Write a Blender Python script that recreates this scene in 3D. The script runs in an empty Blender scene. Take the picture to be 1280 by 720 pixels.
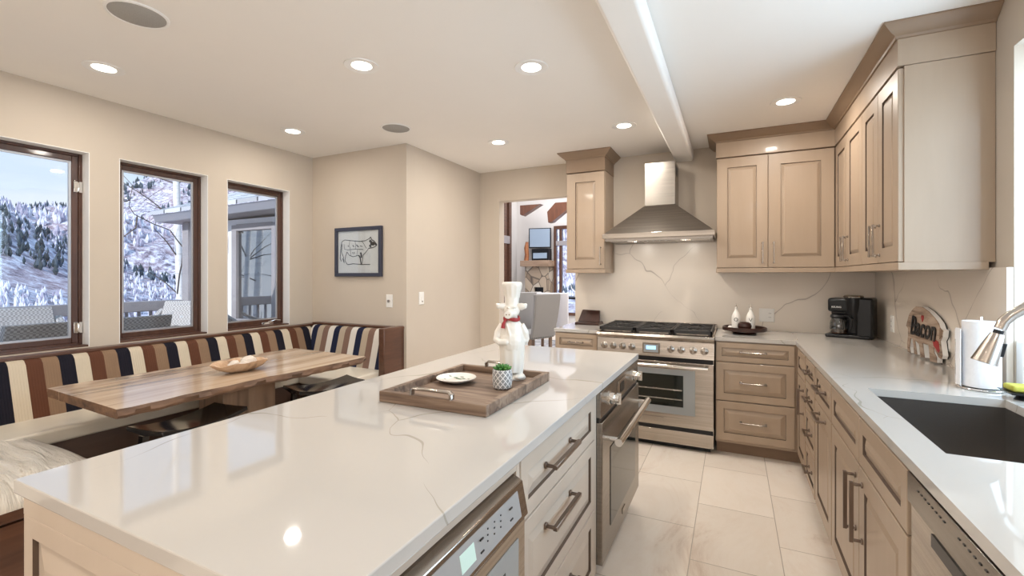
import bpy, bmesh, math, random
from mathutils import Vector, Matrix
random.seed(7)
PI = math.pi
C = bpy.context.scene.collection
SC = bpy.context.scene

# ------------------------------------------------------------ camera
F = 570.0
cam = bpy.data.cameras.new('camera'); cam.sensor_width = 36.0; cam.lens = F / 1280 * 36
cam.shift_y = -15 / 1280; cam.clip_start = 0.02; cam.clip_end = 2000
co = bpy.data.objects.new('camera', cam); C.objects.link(co)
co.location = (0, 0, 1.384); co.rotation_euler = (PI / 2, 0, math.atan(276 / 570))
SC.camera = co
# ------------------------------------------------------------ exposure
SC.view_settings.view_transform = 'Standard'; SC.view_settings.look = 'None'
SC.view_settings.gamma = 1; SC.view_settings.use_curve_mapping = False
SC.view_settings.exposure = 0.13
# ------------------------------------------------------------ sky
w = bpy.data.worlds.new('sky'); SC.world = w; w.use_nodes = True
nt = w.node_tree; N = nt.nodes; N.clear()
out = N.new('ShaderNodeOutputWorld'); bg = N.new('ShaderNodeBackground')
tc = N.new('ShaderNodeTexCoord'); sep = N.new('ShaderNodeSeparateXYZ'); cr = N.new('ShaderNodeValToRGB')
cl = N.new('ShaderNodeTexNoise'); cl.inputs['Scale'].default_value = 2.2; cl.inputs['Detail'].default_value = 6
mp = N.new('ShaderNodeMapping'); mp.inputs['Scale'].default_value = (1, 1, 5)
cc = N.new('ShaderNodeValToRGB'); cc.color_ramp.elements[0].position = .56; cc.color_ramp.elements[1].position = .78
mx = N.new('ShaderNodeMixRGB'); mx.inputs[2].default_value = (1, 1, 1, 1)
nt.links.new(tc.outputs['Generated'], sep.inputs[0]); nt.links.new(sep.outputs['Z'], cr.inputs[0])
nt.links.new(tc.outputs['Generated'], mp.inputs[0]); nt.links.new(mp.outputs[0], cl.inputs['Vector'])
nt.links.new(cl.outputs['Fac'], cc.inputs[0]); nt.links.new(cc.outputs[0], mx.inputs[0])
nt.links.new(cr.outputs[0], mx.inputs[1]); nt.links.new(mx.outputs[0], bg.inputs[0]); nt.links.new(bg.outputs[0], out.inputs[0])
e = cr.color_ramp.elements
e[0].position = 0.0; e[0].color = (.86, .92, 1, 1)
e[1].position = .35; e[1].color = (.40, .62, .92, 1)
n_ = e.new(.1); n_.color = (.80, .89, 1, 1)
bg.inputs[1].default_value = 1.05
# ------------------------------------------------------------ sun (never reaches the visible windows: it comes from behind the house)
def light(kind, name, loc, rot, energy, color, size=None, sy=None, shape=None):
    l = bpy.data.lights.new(name, kind); l.energy = energy; l.color = color
    if kind == 'AREA':
        l.size = size
        if shape: l.shape = shape
        if sy: l.size_y = sy
    o = bpy.data.objects.new(name, l); C.objects.link(o); o.location = loc; o.rotation_euler = rot
    return o
s = light('SUN', 'sun', (0, -20, 30), (0, 0, 0), 4.0, (1, .97, .93))
s.data.angle = .01; s.rotation_euler = Vector((-.25, .85, -.5)).to_track_quat('-Z', 'Y').to_euler()
# daylight at the sink window; added fill lamp before the closed rear wall
light('AREA', 'window_and_fill_light', (1.62, 1.73, 1.80), (0, PI / 2, 0), 58, (.60, .81, 1), 1.5, 1.9, 'RECTANGLE')
light('AREA', 'window_and_fill_light', (-1.4, -3.02, 1.25), (PI / 2 + .08, 0, 0), 42, (1, .96, .92), 3.6, 1.9, 'RECTANGLE')
LAMP_W = 9.0; NOOK_W = 5.2

# ------------------------------------------------------------ materials
def mat(name, col, rough=.5, metal=0, spec=.5, coat=0):
    m = bpy.data.materials.new(name); m.use_nodes = True
    b = m.node_tree.nodes['Principled BSDF']
    b.inputs['Base Color'].default_value = (*col, 1); b.inputs['Roughness'].default_value = rough
    b.inputs['Metallic'].default_value = metal; b.inputs['Specular IOR Level'].default_value = spec
    b.inputs['Coat Weight'].default_value = coat; b.inputs['Coat Roughness'].default_value = .08
    return m
def nd(m, t, **k):
    n = m.node_tree.nodes.new(t)
    for a, v in k.items():
        if a in n.inputs: n.inputs[a].default_value = v
        else: setattr(n, a, v)
    return n
def ln(m, a, b): m.node_tree.links.new(a, b)
def bsdf(m): return m.node_tree.nodes['Principled BSDF']
def coords(m, scale=(1, 1, 1), rot=(0, 0, 0), loc=(0, 0, 0)):
    t = nd(m, 'ShaderNodeTexCoord'); p = nd(m, 'ShaderNodeMapping')
    p.inputs['Scale'].default_value = scale; p.inputs['Rotation'].default_value = rot; p.inputs['Location'].default_value = loc
    ln(m, t.outputs['Object'], p.inputs[0]); return p.outputs[0]
def ramp(m, fac, stops, interp='LINEAR'):
    r = nd(m, 'ShaderNodeValToRGB'); r.color_ramp.interpolation = interp; e = r.color_ramp.elements
    e[0].position, e[0].color = stops[0][0], (*stops[0][1], 1)
    e[1].position, e[1].color = stops[-1][0], (*stops[-1][1], 1)
    for p, c in stops[1:-1]: q = e.new(p); q.color = (*c, 1)
    ln(m, fac, r.inputs[0]); return r.outputs[0]
def noise(m, vec, scale, detail=4, rough=.5, dist=0):
    n = nd(m, 'ShaderNodeTexNoise', Scale=scale, Detail=detail, Roughness=rough, Distortion=dist); ln(m, vec, n.inputs['Vector']); return n.outputs['Fac']
def bump(m, h, strength=.2, dist=.01):
    b = nd(m, 'ShaderNodeBump', Strength=strength, Distance=dist); ln(m, h, b.inputs['Height']); ln(m, b.outputs[0], bsdf(m).inputs['Normal'])
def math_(m, op, a, b=None):
    n = nd(m, 'ShaderNodeMath', operation=op)
    for i, v in enumerate((a, b)):
        if v is None: continue
        if hasattr(v, 'links'): ln(m, v, n.inputs[i])
        else: n.inputs[i].default_value = v
    return n.outputs[0]
def mixc(m, f, a, b):
    n = nd(m, 'ShaderNodeMixRGB')
    for i, v in enumerate((f, a, b)):
        if hasattr(v, 'links'): ln(m, v, n.inputs[i])
        elif isinstance(v, tuple): n.inputs[i].default_value = (*v, 1)
        else: n.inputs[i].default_value = v
    return n.outputs[0]

def noisy(name, c1, c2, scale, rough=.6, stretch=(1, 1, 1), b=0, metal=0, coat=0, detail=4, spec=.5):
    m = mat(name, c1, rough, metal, spec, coat); v = coords(m, stretch)
    f = noise(m, v, scale, detail, .6)
    ln(m, ramp(m, f, [(.3, c1), (.7, c2)]), bsdf(m).inputs['Base Color'])
    if b: bump(m, f, b, .004)
    return m
M = {}
M['wall'] = noisy('wall_paint', (.56, .485, .40), (.575, .50, .415), 3, .85, b=.05)
M['ceiling'] = noisy('ceiling_paint', (.86, .83, .79), (.87, .84, .80), 3, .9)
M['whitetrim'] = mat('white_trim', (.85, .84, .82), .5)
M['cab'] = noisy('maple_cabinet', (.37, .275, .195), (.41, .31, .225), 2.2, .42, (3, 3, .35), coat=.15)
M['crown'] = noisy('maple_crown', (.24, .16, .10), (.28, .19, .125), 2.5, .45, (.6, .6, 3), coat=.15)
M['islcab'] = noisy('painted_island', (.52, .43, .345), (.55, .46, .375), 2.2, .42, (3, 3, .35), coat=.15)
M['glaze'] = mat('dark_glaze', (.10, .065, .045), .6)
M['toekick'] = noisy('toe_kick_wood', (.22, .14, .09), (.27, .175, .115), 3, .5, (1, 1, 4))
M['steel'] = noisy('brushed_steel', (.36, .32, .28), (.50, .45, .40), 40, .22, (.05, .05, 3), metal=1)
M['steeldark'] = noisy('dark_brushed_steel', (.26, .235, .21), (.34, .31, .28), 40, .26, (.05, .05, 3), metal=1)
M['chrome'] = mat('chrome', (.85, .84, .82), .08, 1)
M['nickel'] = mat('brushed_nickel', (.42, .38, .34), .25, 1)
M['bronze'] = mat('dark_bronze_pull', (.22, .17, .14), .3, 1)
M['iron'] = mat('cast_iron', (.025, .023, .022), .5)
M['black'] = mat('black_plastic', (.008, .008, .009), .28, spec=.35)
M['blackgloss'] = mat('black_gloss', (.015, .013, .013), .12)
M['ovenglass'] = mat('oven_glass', (.012, .014, .011), .06)
M['greyglass'] = mat('grey_glass_border', (.30, .31, .31), .15)
M['winwood'] = noisy('window_frame_wood', (.055, .021, .013), (.09, .036, .020), 4, .35, (6, 6, .6), coat=.25)
M['white'] = mat('white_plastic', (.82, .80, .76), .4)
M['ceramic'] = mat('white_ceramic', (.80, .77, .72), .25, coat=.3)
M['pigceramic'] = noisy('glazed_white_ceramic', (.80, .75, .67), (.83, .79, .72), 8, .3, coat=.3)
M['red'] = mat('red_scarf', (.33, .02, .02), .5)
M['paper'] = noisy('paper_towel', (.84, .84, .86), (.80, .80, .82), 60, .95, b=.3)
M['darkwood'] = noisy('dark_reddish_wood', (.10, .035, .018), (.17, .065, .032), 4, .35, (6, 6, .6), coat=.3)
M['walnut'] = noisy('stained_walnut_trim', (.065, .025, .013), (.12, .050, .026), 4, .35, (6, .6, 6), coat=.25)
M['darkbase'] = noisy('dark_banquette_wood', (.075, .045, .035), (.12, .07, .05), 4, .4, (4, .6, 4), coat=.2)
M['brownbowl'] = noisy('dark_carved_wood', (.022, .008, .006), (.055, .018, .011), 12, .35, (1, 1, 1), coat=.12)
M['seat'] = noisy('cream_vinyl', (.70, .64, .53), (.74, .68, .58), 5, .35, b=.05)
M['wicker'] = None
M['alu'] = mat('window_aluminium', (.45, .45, .47), .4, .6)
M['concrete'] = noisy('deck_boards', (.55, .53, .52), (.68, .66, .66), 3, .8, (8, .5, 1))
M['greypaint'] = noisy('grey_painted_wood', (.30, .28, .29), (.36, .34, .35), 5, .6, (1, 1, 1))
M['offwhite'] = noisy('off_white_render', (.80, .80, .82), (.84, .84, .86), 5, .8)
M['aspen'] = None

def quartz(name, base, vein, rough, vs=1.0, wv=1.0):
    m = mat(name, base, rough, spec=.5); bsdf(m).inputs['IOR'].default_value = 1.62
    v = coords(m)
    d = nd(m, 'ShaderNodeTexNoise', Scale=1.6, Detail=3); ln(m, v, d.inputs['Vector'])
    mv = nd(m, 'ShaderNodeVectorMath', operation='MULTIPLY_ADD'); ln(m, d.outputs['Color'], mv.inputs[0])
    mv.inputs[1].default_value = (.5, .5, .5); ln(m, v, mv.inputs[2])
    vo = nd(m, 'ShaderNodeTexVoronoi', feature='DISTANCE_TO_EDGE', Scale=1.05 * vs); ln(m, mv.outputs[0], vo.inputs['Vector'])
    mk = noise(m, v, 2.3, 2)
    width = math_(m, 'MULTIPLY', math_(m, 'MAXIMUM', math_(m, 'SUBTRACT', mk, .40), 0.0), .016 * wv)
    thin = math_(m, 'LESS_THAN', vo.outputs['Distance'], width)
    soft = ramp(m, vo.outputs['Distance'], [(0, (1, 1, 1)), (.02, (0, 0, 0))])
    mk2 = ramp(m, mk, [(.45, (0, 0, 0)), (.62, (1, 1, 1))])
    f1 = math_(m, 'MULTIPLY', thin, .55)
    f2 = math_(m, 'MULTIPLY', math_(m, 'MULTIPLY', soft, mk2), .10)
    c = mixc(m, math_(m, 'MAXIMUM', f1, f2), base, vein)
    ln(m, c, bsdf(m).inputs['Base Color']); return m
M['quartz'] = quartz('veined_quartz', (.53, .50, .465), (.26, .24, .18), .045)
M['splash'] = quartz('veined_quartz_splash', (.74, .66, .57), (.22, .155, .12), .30, .9, 1.2)

def tiles():
    m = mat('travertine_tile', (.7, .6, .5), .3)
    v = coords(m, (1, 1, 1), (0, 0, PI / 2), (0, 0, 0))
    b = nd(m, 'ShaderNodeTexBrick', Scale=1.0); b.offset = .5; b.squash = 1
    b.inputs['Brick Width'].default_value = .61; b.inputs['Row Height'].default_value = .405
    b.inputs['Mortar Size'].default_value = .0022; b.inputs['Mortar Smooth'].default_value = .1
    b.inputs['Color1'].default_value = (0, 0, 0, 1); b.inputs['Color2'].default_value = (1, 1, 1, 1)
    p = m.node_tree.nodes['Mapping'] if 'Mapping' in m.node_tree.nodes else None
    ln(m, v, b.inputs['Vector'])
    n1 = noise(m, coords(m, (1, .5, 1)), 2.2, 12, .72, 1.2)
    c = ramp(m, n1, [(.30, (.62, .48, .37)), (.40, (.82, .71, .60)), (.50, (.87, .78, .68)), (.60, (.84, .74, .63)), (.72, (.93, .87, .79))])
    c2 = mixc(m, .13, c, b.outputs['Color'])
    c3 = mixc(m, b.outputs['Fac'], c2, (.42, .35, .28))
    ln(m, c3, bsdf(m).inputs['Base Color'])
    return m
M['tile'] = tiles()

def stripes(name, axis, origin, period, cols):
    m = mat(name, cols[0], .8, spec=.12)
    t = nd(m, 'ShaderNodeNewGeometry'); s = nd(m, 'ShaderNodeSeparateXYZ'); ln(m, t.outputs['Position'], s.inputs[0])
    a = s.outputs[axis]
    f = math_(m, 'FRACT', math_(m, 'DIVIDE', math_(m, 'SUBTRACT', a, origin), period))
    n = len(cols); ed = [i / n for i in range(n)]
    ln(m, ramp(m, f, [(ed[i], cols[i]) for i in range(n)], 'CONSTANT'), bsdf(m).inputs['Base Color'])
    r = math_(m, 'SINE', math_(m, 'MULTIPLY', a, 2 * PI * n * 6 / period)); bump(m, r, .25, .002)
    return m
BLK, CRM, BRN, TAN = (.012, .011, .018), (.56, .48, .37), (.105, .042, .024), (.235, .15, .095)
M['stripeY'] = stripes('striped_upholstery', 'Y', 1.269, .2845, [BLK, CRM, BRN, TAN])
M['stripeX'] = stripes('striped_upholstery_lit_end', 'X', -3.59, .277, [(.016, .019, .045), (.44, .36, .27), (.21, .13, .10), (.66, .62, .56)])  # same fabric as the other run, with cooler, brighter light tinted into its colours

def woodgrain(name, c1, c2, c3, rough, axis, sc=1.0, coat=.3):
    m = mat(name, c1, rough, coat=coat)
    st = [7, 7, 7]; st[axis] = .55
    v = coords(m, tuple(x * sc for x in st))
    f = noise(m, v, 1.6, 8, .62, .8)
    c = ramp(m, f, [(.28, c1), (.5, c2), (.72, c3)])
    k = noise(m, coords(m, tuple(x * sc * .45 for x in st)), 1.1, 3)
    c = mixc(m, ramp(m, k, [(.40, (0, 0, 0)), (.43, (.6, .6, .6)), (.46, (0, 0, 0))]), c, tuple(x * .35 for x in c1))
    ln(m, c, bsdf(m).inputs['Base Color']); bump(m, f, .05, .003); return m
M['slab'] = woodgrain('live_edge_slab', (.34, .22, .14), (.52, .38, .26), (.66, .54, .42), .2, 1)
M['bark'] = noisy('live_edge_bark', (.045, .020, .011), (.24, .13, .07), 14, .6, (1, .35, 2), b=.8, detail=8)
M['pedestal'] = woodgrain('pedestal_wood', (.17, .095, .055), (.23, .14, .085), (.29, .19, .12), .4, 2)
M['traywood'] = woodgrain('weathered_tray_wood', (.09, .052, .035), (.20, .13, .088), (.34, .25, .18), .65, 0, 1.8, 0)
M['bowlwood'] = woodgrain('carved_root_wood', (.36, .21, .12), (.52, .34, .21), (.62, .45, .31), .45, 0, 2, 0)
M['plank'] = woodgrain('printed_plank_wood', (.20, .12, .08), (.38, .28, .21), (.55, .44, .35), .6, 1, 3, 0)
M['barn'] = woodgrain('rustic_mantel_wood', (.20, .13, .08), (.30, .20, .13), (.36, .26, .18), .6, 0, 1, 0)

def glass(name, tint=(.95, .97, 1), extra=.04):
    m = bpy.data.materials.new(name); m.use_nodes = True; n = m.node_tree; n.nodes.clear()
    o = n.nodes.new('ShaderNodeOutputMaterial'); t = n.nodes.new('ShaderNodeBsdfTransparent'); g = n.nodes.new('ShaderNodeBsdfGlossy')
    g.inputs['Roughness'].default_value = .02; t.inputs[0].default_value = (*tint, 1)
    f = n.nodes.new('ShaderNodeLayerWeight'); f.inputs[0].default_value = .5
    p = n.nodes.new('ShaderNodeMath'); p.operation = 'POWER'; p.inputs[1].default_value = 5
    mx = n.nodes.new('ShaderNodeMixShader')
    a = n.nodes.new('ShaderNodeMath'); a.operation = 'ADD'; a.inputs[1].default_value = extra; a.use_clamp = True
    n.links.new(f.outputs['Facing'], p.inputs[0]); n.links.new(p.outputs[0], a.inputs[0]); n.links.new(a.outputs[0], mx.inputs[0])
    n.links.new(t.outputs[0], mx.inputs[1]); n.links.new(g.outputs[0], mx.inputs[2]); n.links.new(mx.outputs[0], o.inputs[0]); return m
M['glass'] = glass('window_glass'); M['mirrorglass'] = glass('reflective_glass', (.5, .55, .6), .45)
M['carafe'] = glass('carafe_glass', (.75, .77, .78), .12)
def emit(name, col, s):
    m = mat(name, col, .5); b = bsdf(m); b.inputs['Emission Color'].default_value = (*col, 1); b.inputs['Emission Strength'].default_value = s; return m
M['lamp'] = emit('lamp_lens', (1, .95, .86), 6)
M['lcdblue'] = emit('blue_display', (.35, .65, .95), 1.0)
M['lcdgreen'] = emit('pale_display', (.50, .64, .57), .25)
def wick(name, c1, c2, sc=26):
    m = mat(name, c1, .7); v = coords(m)
    b = nd(m, 'ShaderNodeTexChecker', Scale=sc * 2); ln(m, v, b.inputs['Vector'])
    b.inputs['Color1'].default_value = (*c1, 1); b.inputs['Color2'].default_value = (*c2, 1)
    ln(m, b.outputs[0], bsdf(m).inputs['Base Color']); bump(m, b.outputs['Fac'], .4, .01); return m
M['wicker'] = wick('grey_wicker', (.56, .54, .52), (.32, .30, .29), 30)
def aspen():
    m = mat('aspen_bark', (.8, .8, .8), .8); v = coords(m, (3, 3, 22))
    f = noise(m, v, .7, 5, .6); ln(m, ramp(m, f, [(.30, (.06, .05, .05)), (.37, (.62, .60, .58)), (.5, (.78, .77, .76))]), bsdf(m).inputs['Base Color']); return m
M['aspen'] = aspen()
def stone():
    m = mat('fireplace_stone', (.4, .3, .2), .8); v = coords(m, (1, 1, .8))
    vo = nd(m, 'ShaderNodeTexVoronoi', Scale=4.5); ln(m, v, vo.inputs['Vector'])
    ve = nd(m, 'ShaderNodeTexVoronoi', feature='DISTANCE_TO_EDGE', Scale=4.5); ln(m, v, ve.inputs['Vector'])
    s = nd(m, 'ShaderNodeSeparateColor'); ln(m, vo.outputs['Color'], s.inputs[0])
    c = ramp(m, s.outputs[0], [(0, (.22, .16, .11)), (.5, (.36, .28, .20)), (1, (.45, .40, .33))])
    c = mixc(m, ramp(m, ve.outputs['Distance'], [(0, (1, 1, 1)), (.06, (0, 0, 0))]), c, (.07, .055, .045))
    ln(m, c, bsdf(m).inputs['Base Color']); bump(m, ve.outputs['Distance'], .4, .03); return m
M['stone'] = stone()

def pucker():
    m = mat('puckered_cream_vinyl', (.72, .67, .58), .38); v = coords(m, (.9, 9, 1), (0, 0, .35))
    f = noise(m, v, 2.4, 5, .6, .6); ln(m, ramp(m, f, [(.3, (.70, .64, .55)), (.6, (.74, .69, .61))]), bsdf(m).inputs['Base Color']); bump(m, f, 1.0, .06); return m
M['pucker'] = pucker()
# ------------------------------------------------------------ mesh building
class B:
    def __init__(s): s.bm = bmesh.new()
    def box(s, x0, x1, y0, y1, z0, z1, mi=0):
        if x0 > x1: x0, x1 = x1, x0
        if y0 > y1: y0, y1 = y1, y0
        if z0 > z1: z0, z1 = z1, z0
        v = [s.bm.verts.new(p) for p in ((x0,y0,z0),(x1,y0,z0),(x1,y1,z0),(x0,y1,z0),(x0,y0,z1),(x1,y0,z1),(x1,y1,z1),(x0,y1,z1))]
        for q in ((0,3,2,1),(4,5,6,7),(0,1,5,4),(1,2,6,5),(2,3,7,6),(3,0,4,7)):
            f = s.bm.faces.new([v[i] for i in q]); f.material_index = mi
        return s
    def hexa(s, lo, hi, mi=0):           # two matching quads (lists of 4 points)
        v = [s.bm.verts.new(p) for p in lo + hi]
        for q in ((0,3,2,1),(4,5,6,7),(0,1,5,4),(1,2,6,5),(2,3,7,6),(3,0,4,7)):
            f = s.bm.faces.new([v[i] for i in q]); f.material_index = mi
        return s
    def loft(s, rings, mi=0, cap=True, closed=True):
        R = [[s.bm.verts.new(p) for p in r] for r in rings]
        n = len(R[0])
        for a, b in zip(R, R[1:]):
            for i in range(n if closed else n - 1):
                j = (i + 1) % n
                f = s.bm.faces.new((a[i], a[j], b[j], b[i])); f.material_index = mi
        if cap:
            f = s.bm.faces.new(R[0][::-1]); f.material_index = mi
            f = s.bm.faces.new(R[-1]); f.material_index = mi
        return s
    def tube(s, pts, r, n=10, mi=0, cap=True):
        pts = [Vector(p) for p in pts]; rs = r if isinstance(r, (list, tuple)) else [r] * len(pts)
        rings = []; up = None
        for i, p in enumerate(pts):
            d = (pts[min(i + 1, len(pts) - 1)] - pts[max(i - 1, 0)]).normalized()
            if up is None: up = Vector((0, 0, 1)) if abs(d.z) < .9 else Vector((1, 0, 0))
            a = d.cross(up)
            a = a.normalized() if a.length > 1e-5 else d.orthogonal().normalized()
            b = a.cross(d).normalized(); up = b
            rings.append([p + rs[i] * (math.cos(t) * a + math.sin(t) * b) for t in [2 * PI * k / n for k in range(n)]])
        return s.loft(rings, mi, cap)
    def lathe(s, prof, c=(0, 0, 0), n=24, mi=0, sx=1, sy=1):
        rings = [[(c[0] + sx * r * math.cos(2*PI*k/n), c[1] + sy * r * math.sin(2*PI*k/n), c[2] + z) for k in range(n)] for r, z in prof]
        return s.loft(rings, mi)
    def ball(s, c, r, mi=0, seg=14, rot=None):
        if not isinstance(r, (tuple, list)): r = (r, r, r)
        m = Matrix.Translation(c) @ (rot.to_matrix().to_4x4() if rot else Matrix.Identity(4)) @ Matrix.Diagonal((*r, 1))
        g = bmesh.ops.create_uvsphere(s.bm, u_segments=seg, v_segments=max(6, seg // 2), radius=1, matrix=m)
        for v in g['verts']:
            for f in v.link_faces: f.material_index = mi
        return s
    def prism(s, poly, fn, d0, d1, mi=0):  # 2D outline, fn(u,v,d)->point
        return s.loft([[fn(u, v, d0) for u, v in poly], [fn(u, v, d1) for u, v in poly]], mi)
    def panel(s, fn, u0, u1, w0, w1, t=.02, fr=.055, ridge=.028, mi=0, gi=1):
        # raised panel front: stepped frame, dark glazed groove, bevelled field
        L = [(0, 0), (0, t - .002), (.002, t), (fr, t), (fr + .002, t - .010), (fr + .005, t - .010), (fr + .005 + ridge, t - .001)]
        rings = []
        for ins, d in L:
            rings.append([s.bm.verts.new(fn(u, w_, d)) for u, w_ in ((u0 + ins, w0 + ins), (u1 - ins, w0 + ins), (u1 - ins, w1 - ins), (u0 + ins, w1 - ins))])
        for k, (a, b) in enumerate(zip(rings, rings[1:])):
            for i in range(4):
                j = (i + 1) % 4; f = s.bm.faces.new((a[i], a[j], b[j], b[i])); f.material_index = gi if k == 3 else mi
        s.bm.faces.new(rings[-1]); s.bm.faces.new(rings[0][::-1]); return s
    def out(s, name, mats, parent=None, bevel=0, smooth=35, local=False, seg=2, loc=None):
        bmesh.ops.recalc_face_normals(s.bm, faces=s.bm.faces[:])
        me = bpy.data.meshes.new(name)
        if parent is not None and not local:
            q = parent
            off = Vector((0, 0, 0))
            while q is not None: off += q.location; q = q.parent
            bmesh.ops.translate(s.bm, vec=-off, verts=s.bm.verts[:])
        if parent is None and not local:
            xs = [v.co for v in s.bm.verts]
            c = Vector(((min(v.x for v in xs) + max(v.x for v in xs)) / 2, (min(v.y for v in xs) + max(v.y for v in xs)) / 2, min(v.z for v in xs))) if loc is None else Vector(loc)
            bmesh.ops.translate(s.bm, vec=-c, verts=s.bm.verts[:])
        s.bm.to_mesh(me); s.bm.free()
        for m_ in (mats if isinstance(mats, (list, tuple)) else [mats]): me.materials.append(m_)
        if smooth:
            for p in me.polygons: p.use_smooth = True
            me.set_sharp_from_angle(angle=math.radians(smooth))
        o = bpy.data.objects.new(name, me); C.objects.link(o)
        if parent is not None: o.parent = parent
        elif not local: o.location = c
        if bevel:
            b = o.modifiers.new('bevel', 'BEVEL'); b.width = bevel; b.segments = seg; b.limit_method = 'ANGLE'; b.angle_limit = math.radians(40)
        return o
def thing(name, label, cat, loc=(0, 0, 0), rz=0, group=None):
    o = bpy.data.objects.new(name, None); o.empty_display_size = .1; C.objects.link(o)
    o.location = loc; o.rotation_euler = (0, 0, rz); o['label'] = label; o['category'] = cat
    if group: o['group'] = group
    return o
def tag(o, label, cat, group=None, kind=None):
    o['label'] = label; o['category'] = cat
    if group: o['group'] = group
    if kind: o['kind'] = kind
    return o
def struct(o): o['kind'] = 'structure'; return o
def children(o): return [c for c in bpy.data.objects if c.parent == o]
def copy_tree(o, parent=None):
    c = o.copy(); C.objects.link(c); c.parent = parent
    for ch in children(o): copy_tree(ch, c)
    return c
def text_part(name, txt, m, parent, mtx, size, depth=.001, shear=0, offset=0, align='CENTER', label=None, world=False):
    cu = bpy.data.curves.new(name, 'FONT'); cu.body = txt; cu.size = size; cu.extrude = depth; cu.shear = shear; cu.offset = offset
    cu.align_x = align; cu.align_y = 'CENTER'; cu.resolution_u = 4
    t = bpy.data.objects.new('tmp', cu); C.objects.link(t)
    dg = bpy.context.evaluated_depsgraph_get(); me = bpy.data.meshes.new_from_object(t.evaluated_get(dg))
    bpy.data.objects.remove(t)
    me.name = name; me.transform(mtx); me.materials.clear(); me.materials.append(m)
    if world: me.transform(Matrix.Translation(-parent.location))
    o = bpy.data.objects.new(name, me); C.objects.link(o); o.parent = parent
    if label: o['label'] = label
    return o
# face frames: (u along the front, w up, d outwards)
def face_ym(Y): return lambda u, w_, d: (u, Y - d, w_)      # looks to -Y
def face_xp(X): return lambda u, w_, d: (X + d, u, w_)      # looks to +X
def face_xm(X): return lambda u, w_, d: (X - d, u, w_)      # looks to -X
def pull(parent, fn, u, w_, length, vert=False, m='nickel', base=.02, out_=.035, r=.0055, square=True):
    b = B(); h = length / 2
    for s_ in (-1, 1):
        a, c_ = (u, w_ + s_ * h) if vert else (u + s_ * h, w_)
        b.tube([fn(a, c_, base), fn(a, c_, base + .006)], r * 1.7, 8); b.tube([fn(a, c_, base), fn(a, c_, base + out_)], r * .9, 8)
    e1 = (u, w_ - h - .008) if vert else (u - h - .008, w_); e2 = (u, w_ + h + .008) if vert else (u + h + .008, w_)
    if square:
        q = r
        if vert: b.hexa([fn(u-q, e1[1], base+out_-q), fn(u+q, e1[1], base+out_-q), fn(u+q, e1[1], base+out_+q), fn(u-q, e1[1], base+out_+q)],
                        [fn(u-q, e2[1], base+out_-q), fn(u+q, e2[1], base+out_-q), fn(u+q, e2[1], base+out_+q), fn(u-q, e2[1], base+out_+q)])
        else: b.hexa([fn(e1[0], w_-q, base+out_-q), fn(e1[0], w_+q, base+out_-q), fn(e1[0], w_+q, base+out_+q), fn(e1[0], w_-q, base+out_+q)],
                     [fn(e2[0], w_-q, base+out_-q), fn(e2[0], w_+q, base+out_-q), fn(e2[0], w_+q, base+out_+q), fn(e2[0], w_-q, base+out_+q)])
    else: b.tube([fn(*e1, base + out_ - .004), fn(u if vert else u - h * .6, w_ - h * .6 if vert else w_, base + out_), fn(u if vert else u + h * .6, w_ + h * .6 if vert else w_, base + out_), fn(*e2, base + out_ - .004)], r, 8)
    return b.out('handle', M[m], parent, bevel=.0012, seg=1)
# ============================================================ THE ROOM
H = 2.55
struct(B().box(-4.0, 1.3, -3.2, 4.62, -.1, 0).out('floor', M['tile'], loc=(-.19, 3.3 - .61 * 10, 0), smooth=0))
struct(B().box(-4.6, 2.3, -3.6, 4.62, H, H + .15).out('ceiling', M['ceiling'], smooth=0))  # slab reaches past the right wall as an added eave to block sun
def holed(name, axis, p0, p1, a0, a1, z0, z1, holes, m):
    ua = sorted({a0, a1, *[h[0] for h in holes], *[h[1] for h in holes]}); za = sorted({z0, z1, *[h[2] for h in holes], *[h[3] for h in holes]})
    b = B()
    for i in range(len(ua) - 1):
        run = []
        for j in range(len(za) - 1):
            mu, mz = (ua[i] + ua[i+1]) / 2, (za[j] + za[j+1]) / 2
            if any(h[0] < mu < h[1] and h[2] < mz < h[3] for h in holes): continue
            if run and run[-1][1] == za[j]: run[-1][1] = za[j+1]
            else: run.append([za[j], za[j+1]])
        for c0, c1 in run:
            if axis == 'x': b.box(p0, p1, ua[i], ua[i+1], c0, c1)
            else: b.box(ua[i], ua[i+1], p0, p1, c0, c1)
    bmesh.ops.remove_doubles(b.bm, verts=b.bm.verts[:], dist=1e-5)
    return struct(b.out(name, m, smooth=0))
WL = -3.74
WIN = [(.60, 1.462, .93, 2.18), (1.62, 2.20, .93, 2.18), (2.352, 2.939, .93, 2.18)]
holed('wall_left', 'x', WL - .2, WL, -3.2, 3.32, 0, H, WIN, M['wall'])
holed('wall_back_left', 'y', 3.20, 3.32, WL, -2.58, 0, H, [], M['wall'])
holed('wall_side', 'x', -2.70, -2.58, 3.32, 4.50, 0, H, [], M['wall'])
holed('wall_range', 'y', 4.50, 4.62, -2.70, 1.25, 0, H, [(-2.337, -1.449, 0, 2.215)], M['wall'])
holed('wall_right', 'x', 1.03, 1.25, -3.2, 4.50, 0, H, [(.9, 2.56, .883, 2.32)], M['wall'])
holed('wall_rear', 'y', -3.2, -3.08, WL, 1.03, 0, H, [], M['wall'])
# boxed ceiling beam, plain plaster
bm_ = B().box(-.482, -.325, -3.08, 4.50, 2.44, H).out('trim_1', M['ceiling'], bevel=.02, seg=4); struct(bm_)
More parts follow.
